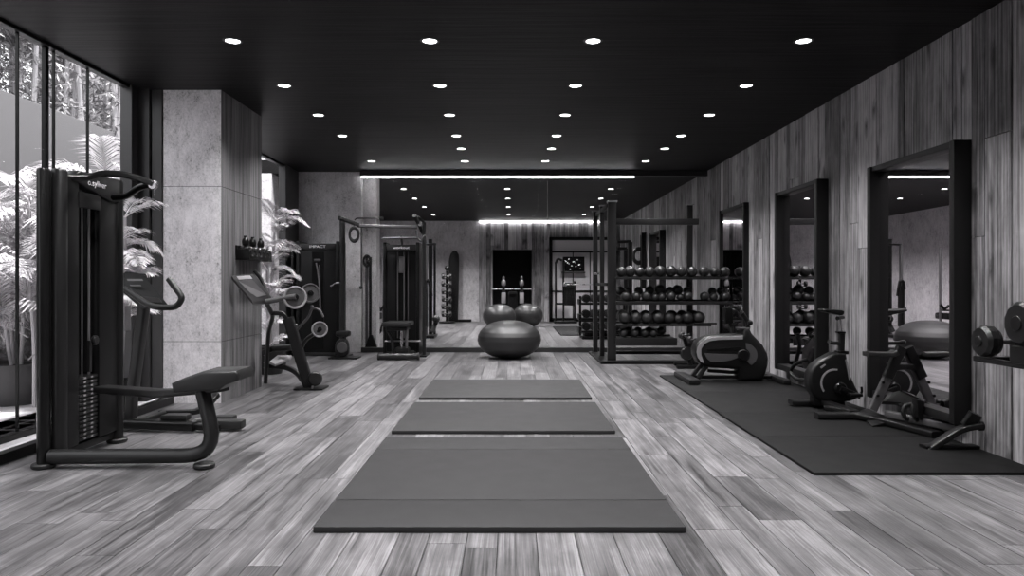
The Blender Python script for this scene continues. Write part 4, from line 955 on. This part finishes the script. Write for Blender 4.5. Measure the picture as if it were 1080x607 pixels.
# ================================================================ BEYOND THE GLAZING
t = thing('dumbbell_rack', 'three-tier black dumbbell rack seen through the glazing left of ball rack', 'rack', (2.1, 16.3, 0))
b = ncol(); box(b, (1.55, 15.9, 0), (2.6, 16.6, .06), .01); box(b, (1.62, 16.0, .06), (2.6, 16.5, .14), .01); finish('base', b, 'black_frame', t)
for z in (.14, .42, .76):
    b = ncol(); box(b, (1.52, 15.95, z), (2.6, 16.35, z + .05), .01); box(b, (1.48, 15.93, z), (1.54, 16.37, z + .13), .01); finish('shelf', b, 'dark_metal', t)
for x_ in (1.55, 2.55):
    b = ncol(); bar(b, [(x_, 16.4, .05), (x_, 16.4, .95)], .05, .08, up=(0, 1, 0)); finish('upright', b, 'dark_metal', t)
for zi, z in enumerate((.19, .47, .81)):
    for k in range(6):
        c = (1.65 + k * .165, 16.08, z + .092); b = ncol(); rr = .092
        for s in (-1, 1): lathe(b, [(rr * .6, -.035), (rr, -.022), (rr, .022), (rr * .6, .035)], Vector(c) + Vector((0, s * .10, 0)), (0, 1, 0), 12)
        tube(b, [(c[0], c[1] - .145, c[2]), (c[0], c[1] + .145, c[2])], .02, 0, 8)
        solo('dumbbell', 'shiny dumbbell beyond the glazing on the %s shelf, %s from the left' % (('bottom', 'middle', 'top')[zi], ORD[k]), 'dumbbell', b, 'cast_iron' if k % 2 else 'dark_metal', c, 'dumbbells on the rack beyond the glazing')
# framed bright panel + tv
t = thing('framed_panel', 'large black-framed pale panel on the far wood wall behind the television', 'wall panel', (2.1, YE - .05, 0))
b = ncol(); box(b, (1.20, YE - .14, .0), (1.30, YE - .03, 2.70), .01); box(b, (1.20, YE - .14, .0), (3.3, YE - .03, .12), .01); box(b, (1.20, YE - .14, 2.62), (3.3, YE - .03, 2.72), .01); box(b, (3.2, YE - .14, .0), (3.3, YE - .03, 2.7), .01); finish('panel_frame', b, 'black_frame', t)
b = ncol(); box(b, (1.29, YE - .07, .1), (3.21, YE - .035, 2.63)); finish('panel_board', b, 'panel_white', t)
b = ncol()
for z in (.95, 2.22): box(b, (1.3, YE - .10, z), (3.2, YE - .07, z + .05))
for x_ in (1.95, 2.5): box(b, (x_, YE - .09, .1), (x_ + .03, YE - .07, 2.25))
finish('panel_rail', b, 'dark_panel', t)
t = thing('television', 'wall television with dark speckled screen seen beyond the glazing', 'television', (1.98, YE - .2, 1.3))
p, q = W(593.5, 286, YE - .25), W(616.5, 270.5, YE - .25)
b = ncol(); box(b, (p.x, YE - .26, p.z), (q.x, YE - .20, q.z), .01); finish('screen', b, 'deep_black', t)
b = ncol(); random.seed(3)
for k in range(16):
    u, v = random.uniform(.1, .9), random.uniform(.12, .85); s = random.uniform(.012, .03)
    cbox(b, (p.x + (q.x - p.x) * u, YE - .262, p.z + (q.z - p.z) * v), (s * 1.4, .003, s))
finish('screen_picture', b, 'screen_glow', t)
b = ncol(); box(b, (p.x - .03, YE - .26, p.z - .06), (q.x + .03, YE - .12, p.z - .01), .01); cbox(b, ((p.x + q.x) / 2, YE - .16, (p.z + q.z) / 2), (.2, .1, .2)); finish('wall_bracket', b, 'mid_grey', t)
# machine near tv
t = thing('weight_stack_machine', 'small dark weight machine beyond the glazing below the television', 'weight machine', (1.5, 22.4, 0))
b = ncol(); box(b, (1.62, 22.2, .55), (1.92, 22.6, 1.25), .02); finish('shroud', b, 'dark_panel', t)
for x_ in (1.36, 1.60, 1.95):
    b = ncol(); bar(b, [(x_, 22.4, 0.0), (x_, 22.4, 1.9 if x_ < 1.7 else 1.3)], .06, .08, up=(0, 1, 0)); finish('post', b, 'dark_metal', t)
b = ncol(); tube(b, [(1.36, 22.4, 1.85), (1.42, 22.35, 2.0), (1.55, 22.3, 1.95)], .04, .05); box(b, (1.3, 22.1, .0), (2.0, 22.6, .07), .01); tube(b, [(1.36, 22.4, .6), (1.95, 22.4, .6)], .03); finish('frame', b, 'dark_metal', t)
b = ncol(); tube(b, [(1.6, 22.1, 1.2), (2.9, 22.3, 1.2)], .018); disc(b, (1.62, 22.1, 1.2), (1, 0, 0), .06, .1); finish('press_bar', b, 'steel', t)
# doorway machine
t = thing('exercise_station', 'dark exercise station with two bright-capped posts standing before the doorway', 'exercise machine', (0, 22.2, 0))
for s in (-1, 1):
    b = ncol(); bar(b, [(.02 + s * .28, 22.2, 0.0), (.02 + s * .28, 22.2, 1.2)], .09, .09, up=(0, 1, 0)); finish('post', b, 'graphite', t)
    b = ncol(); lathe(b, [(.03, 0), (.07, .04), (.07, .14), (.03, .2), (.045, .26), (.0, .32)], (.02 + s * .28, 22.15, 1.15), n=14); finish('post_cap', b, 'brushed', t)
    b = ncol(); box(b, (.02 + s * .28 - .07, 22.08, .62), (.02 + s * .28 + .07, 22.14, .95), .02); finish('side_pad', b, 'light_grey', t)
b = ncol(); tube(b, [(-.62, 22.2, 1.06), (.66, 22.2, 1.06)], .02, 0, 8); finish('cross_bar', b, 'steel', t)
b = ncol(); box(b, (-.12, 22.05, .45), (.16, 22.3, .95), .03); box(b, (-.1, 21.9, .9), (.14, 22.2, .98), .02); box(b, (-.5, 22.05, 0), (.55, 22.35, .06), .01); finish('seat', b, 'vinyl', t)
# leaning board and dumbbell tree
b = ncol(); Yc = 22.9
poly = [W(473, 336, Yc), W(473, 275, Yc), W(474.5, 268, Yc), W(477.5, 264, Yc), W(481, 264, Yc), W(483.5, 268, Yc), W(484, 275, Yc), W(483, 336, Yc)]
for p_ in poly: p_.y = Yc + .12 * p_.z / 2.2
for p_ in poly:
    if p_.z < .12: p_.z = .0
prism(b, poly, (0, .05, 0), .008)
solo('balance_board', 'long dark rounded board leaning on the far concrete wall', 'board', b, 'graphite', (W(478, 336, Yc).x, Yc, 0))
t = thing('dumbbell_stand', 'vertical dark dumbbell tower beside the leaning board', 'rack', (-2.05, 22.3, 0))
xc = W(471.5, 336, 22.3).x
b = ncol(); bar(b, [(xc, 22.3, 0), (xc, 22.3, 1.62)], .08, .08, up=(0, 1, 0)); disc(b, (xc, 22.3, .03), (0, 0, 1), .26, .05); finish('column', b, 'dark_metal', t)
for k in range(6):
    b = ncol(); bar(b, [(xc - .13, 22.15, .22 + k * .23), (xc + .13, 22.15, .22 + k * .23)], .10, .03, up=(0, 0, 1)); box(b, (xc - .03, 22.15, .20 + k * .23), (xc + .03, 22.3, .235 + k * .23)); finish('cradle', b, 'dark_metal', t)
    b = ncol(); c = Vector((xc, 22.13, .30 + k * .23)); 
    for s in (-1, 1): lathe(b, [(.05, -.045), (.085, -.03), (.085, .03), (.05, .045)], c + Vector((s * .11, 0, 0)), (1, 0, 0), 8)
    tube(b, [c - Vector((.12, 0, 0)), c + Vector((.12, 0, 0))], .018, 0, 8)
    solo('dumbbell', 'small dumbbell on the far dumbbell tower, %s from the floor' % ORD[k], 'dumbbell', b, 'cast_iron', c, 'dumbbells on the far tower')
b = ncol(); ball(b, (xc, 22.3, 1.70), .08, n=16); o = solo('weight_ball', 'dark round ball resting on top of the far dumbbell tower', 'ball', b, 'medicine', (xc, 22.3, 1.62))
b = ncol(); box(b, (-1.85, 23.0, 0), (-1.3, 23.2, .08), .01); solo('low_step', 'low black step on the floor by the far concrete wall', 'step', b, 'black_frame', (-1.6, 23.1, 0))
# second crossover beyond the glass, right of the tower
t = thing('cable_crossover', 'cable machine beyond the glazing just right of the weight stack tower', 'cable machine', (-1.9, 16.4, 0))
for px, w_, m_, top, Yc in ((449.5, .06, 'mid_grey', 258, 16.4), (454, .09, 'dark_metal', 252, 16.8), (458.5, .05, 'dark_metal', 256, 16.8)):
    x_ = W(px, 300, Yc).x; b = ncol(); bar(b, [(x_, Yc, 0), (x_, Yc, W(0, top, Yc).z)], w_, .08, up=(0, 1, 0)); finish('post', b, m_, t)
b = ncol(); box(b, (-2.1, 16.2, 0), (-1.75, 17.0, .06), .01); bar(b, [W(449, 258, 16.4), W(459, 257, 16.8)], .06, .05, up=(0, 0, 1)); finish('frame', b, 'dark_metal', t)
b = ncol(); box(b, W(447, 345, 16.3), W(451.5, 300, 16.5), .03); tube(b, [W(448, 305, 16.3), W(449, 297, 16.3), W(452, 295, 16.3), W(454, 304, 16.3), W(455, 312, 16.3)], .035, .08); finish('weight_stack', b, 'dark_metal', t)
b = ncol(); bar(b, [W(456, 350, 16.5), W(461, 336, 16.6)], .1, .08); ball(b, W(460, 336, 16.5), .09); disc(b, W(449.5, 325, 16.2), (1, 0, 0), .03, .05); finish('foot_roller', b, 'rubber', t)
# twin pole stand
t = thing('pole_stand', 'slim twin pole stand with triangular foot behind the left glass panel', 'cable machine', (-2.62, 13.18, 0))
for px, m_ in ((386.8, 'mid_grey'), (390.6, 'graphite')):
    x_ = W(px, 300, 13.18).x; b = ncol(); bar(b, [(x_, 13.18, 0), (x_, 13.18, 1.72)], .045, .05, up=(0, 1, 0)); finish('pole', b, m_, t)
b = ncol(); xb = W(391, 300, 13.18).x; prism(b, [(xb - .13, 13.14, .0), (xb + .15, 13.14, 0), (xb + .03, 13.14, .30), (xb - .02, 13.14, .30)], (0, .09, 0), .01); finish('foot', b, 'dark_metal', t)
b = ncol(); ring(b, W(387, 275, 13.12), (0, 1, 0), .06, .02, squash=1.5); ball(b, W(389, 276, 13.13), .045); finish('grip_loop', b, 'rubber', t)
# small machine between pier and tower beyond glass
t = thing('exercise_bench', 'small bench machine beyond the glazing left of the weight stack tower', 'bench', (-2.45, 16.6, 0))
b = ncol(); bar(b, [W(404, 350, 16.6), W(404.5, 262, 16.6)], .05, .05, up=(0, 1, 0)); finish('post', b, 'brushed', t)
b = ncol(); box(b, W(395, 337, 16.4), W(405, 329, 16.9), .05); finish('seat', b, 'vinyl', t)
b = ncol(); tube(b, [W(397, 322, 16.5), W(402, 326, 16.5), W(406, 321, 16.5)], .035); box(b, W(395, 328, 16.5), W(404, 326, 16.7), .01); tube(b, [W(404, 340, 16.6), W(401, 350, 16.6), W(397, 353.5, 16.6)], .03, .05); finish('frame', b, 'dark_metal', t)
# straps hanging by the glass and on the wood wall
b = ncol(); tube(b, [W(578.5, 236, 14.2), W(577, 248, 14.2), W(575, 253, 14.2)], .03, .08); tube(b, [W(577.5, 195, 14.2), W(577.5, 237, 14.2)], .006, 0, 6)
bpy.context.view_layer.update()
tube(b, [W(577.5, 195, 14.2), Vector((W(577.5, 195, 14.2).x, 14.2, CEIL_Z))], .006, 0, 6)
solo('hanging_strap', 'short pale strap hanging on a cord from the ceiling beyond glass', 'strap', b, 'light_grey', (W(577.5, 195, 14.2).x, 14.2, CEIL_Z))
t = thing('wall_rig', 'dark wall-mounted rig of bars seen through the ball rack', 'rack', (3.45, 18.9, 0))
for px, top in ((664.5, 255), (660, 262)):
    Yc = 760 * 3.2 / (px - 540); b = ncol(); bar(b, [(3.2, Yc, 0), (3.2, Yc, W(0, top, Yc).z)], .12, .12, up=(0, 1, 0)); finish('post', b, 'dark_metal', t)
b = ncol(); bar(b, [W(651, 255, 19.5), W(665, 254.5, 19.5)], .08, .08, up=(0, 0, 1)); bar(b, [W(651, 262, 20), W(661, 262, 20)], .08, .08, up=(0, 0, 1)); finish('cross_bar', b, 'dark_metal', t)
t = thing('suspension_trainer', 'dark looped suspension strap hanging on the wood wall beyond the glazing', 'strap', (3.45, 18.4, 1.0))
xs = 3.40; Yc = 760 * xs / (677.5 - 540)
b = ncol(); box(b, (xs - .04, Yc - .12, 1.1), (xs + .08, Yc - .05, 2.55)); box(b, (xs - .04, Yc + .05, 1.1), (xs + .08, Yc + .12, 2.5)); finish('strap', b, 'black_frame', t)
b = ncol(); ring(b, (xs - .1, Yc, 1.95), (0, 1, 0), .13, .04, squash=1.4); finish('loop', b, 'rubber', t)
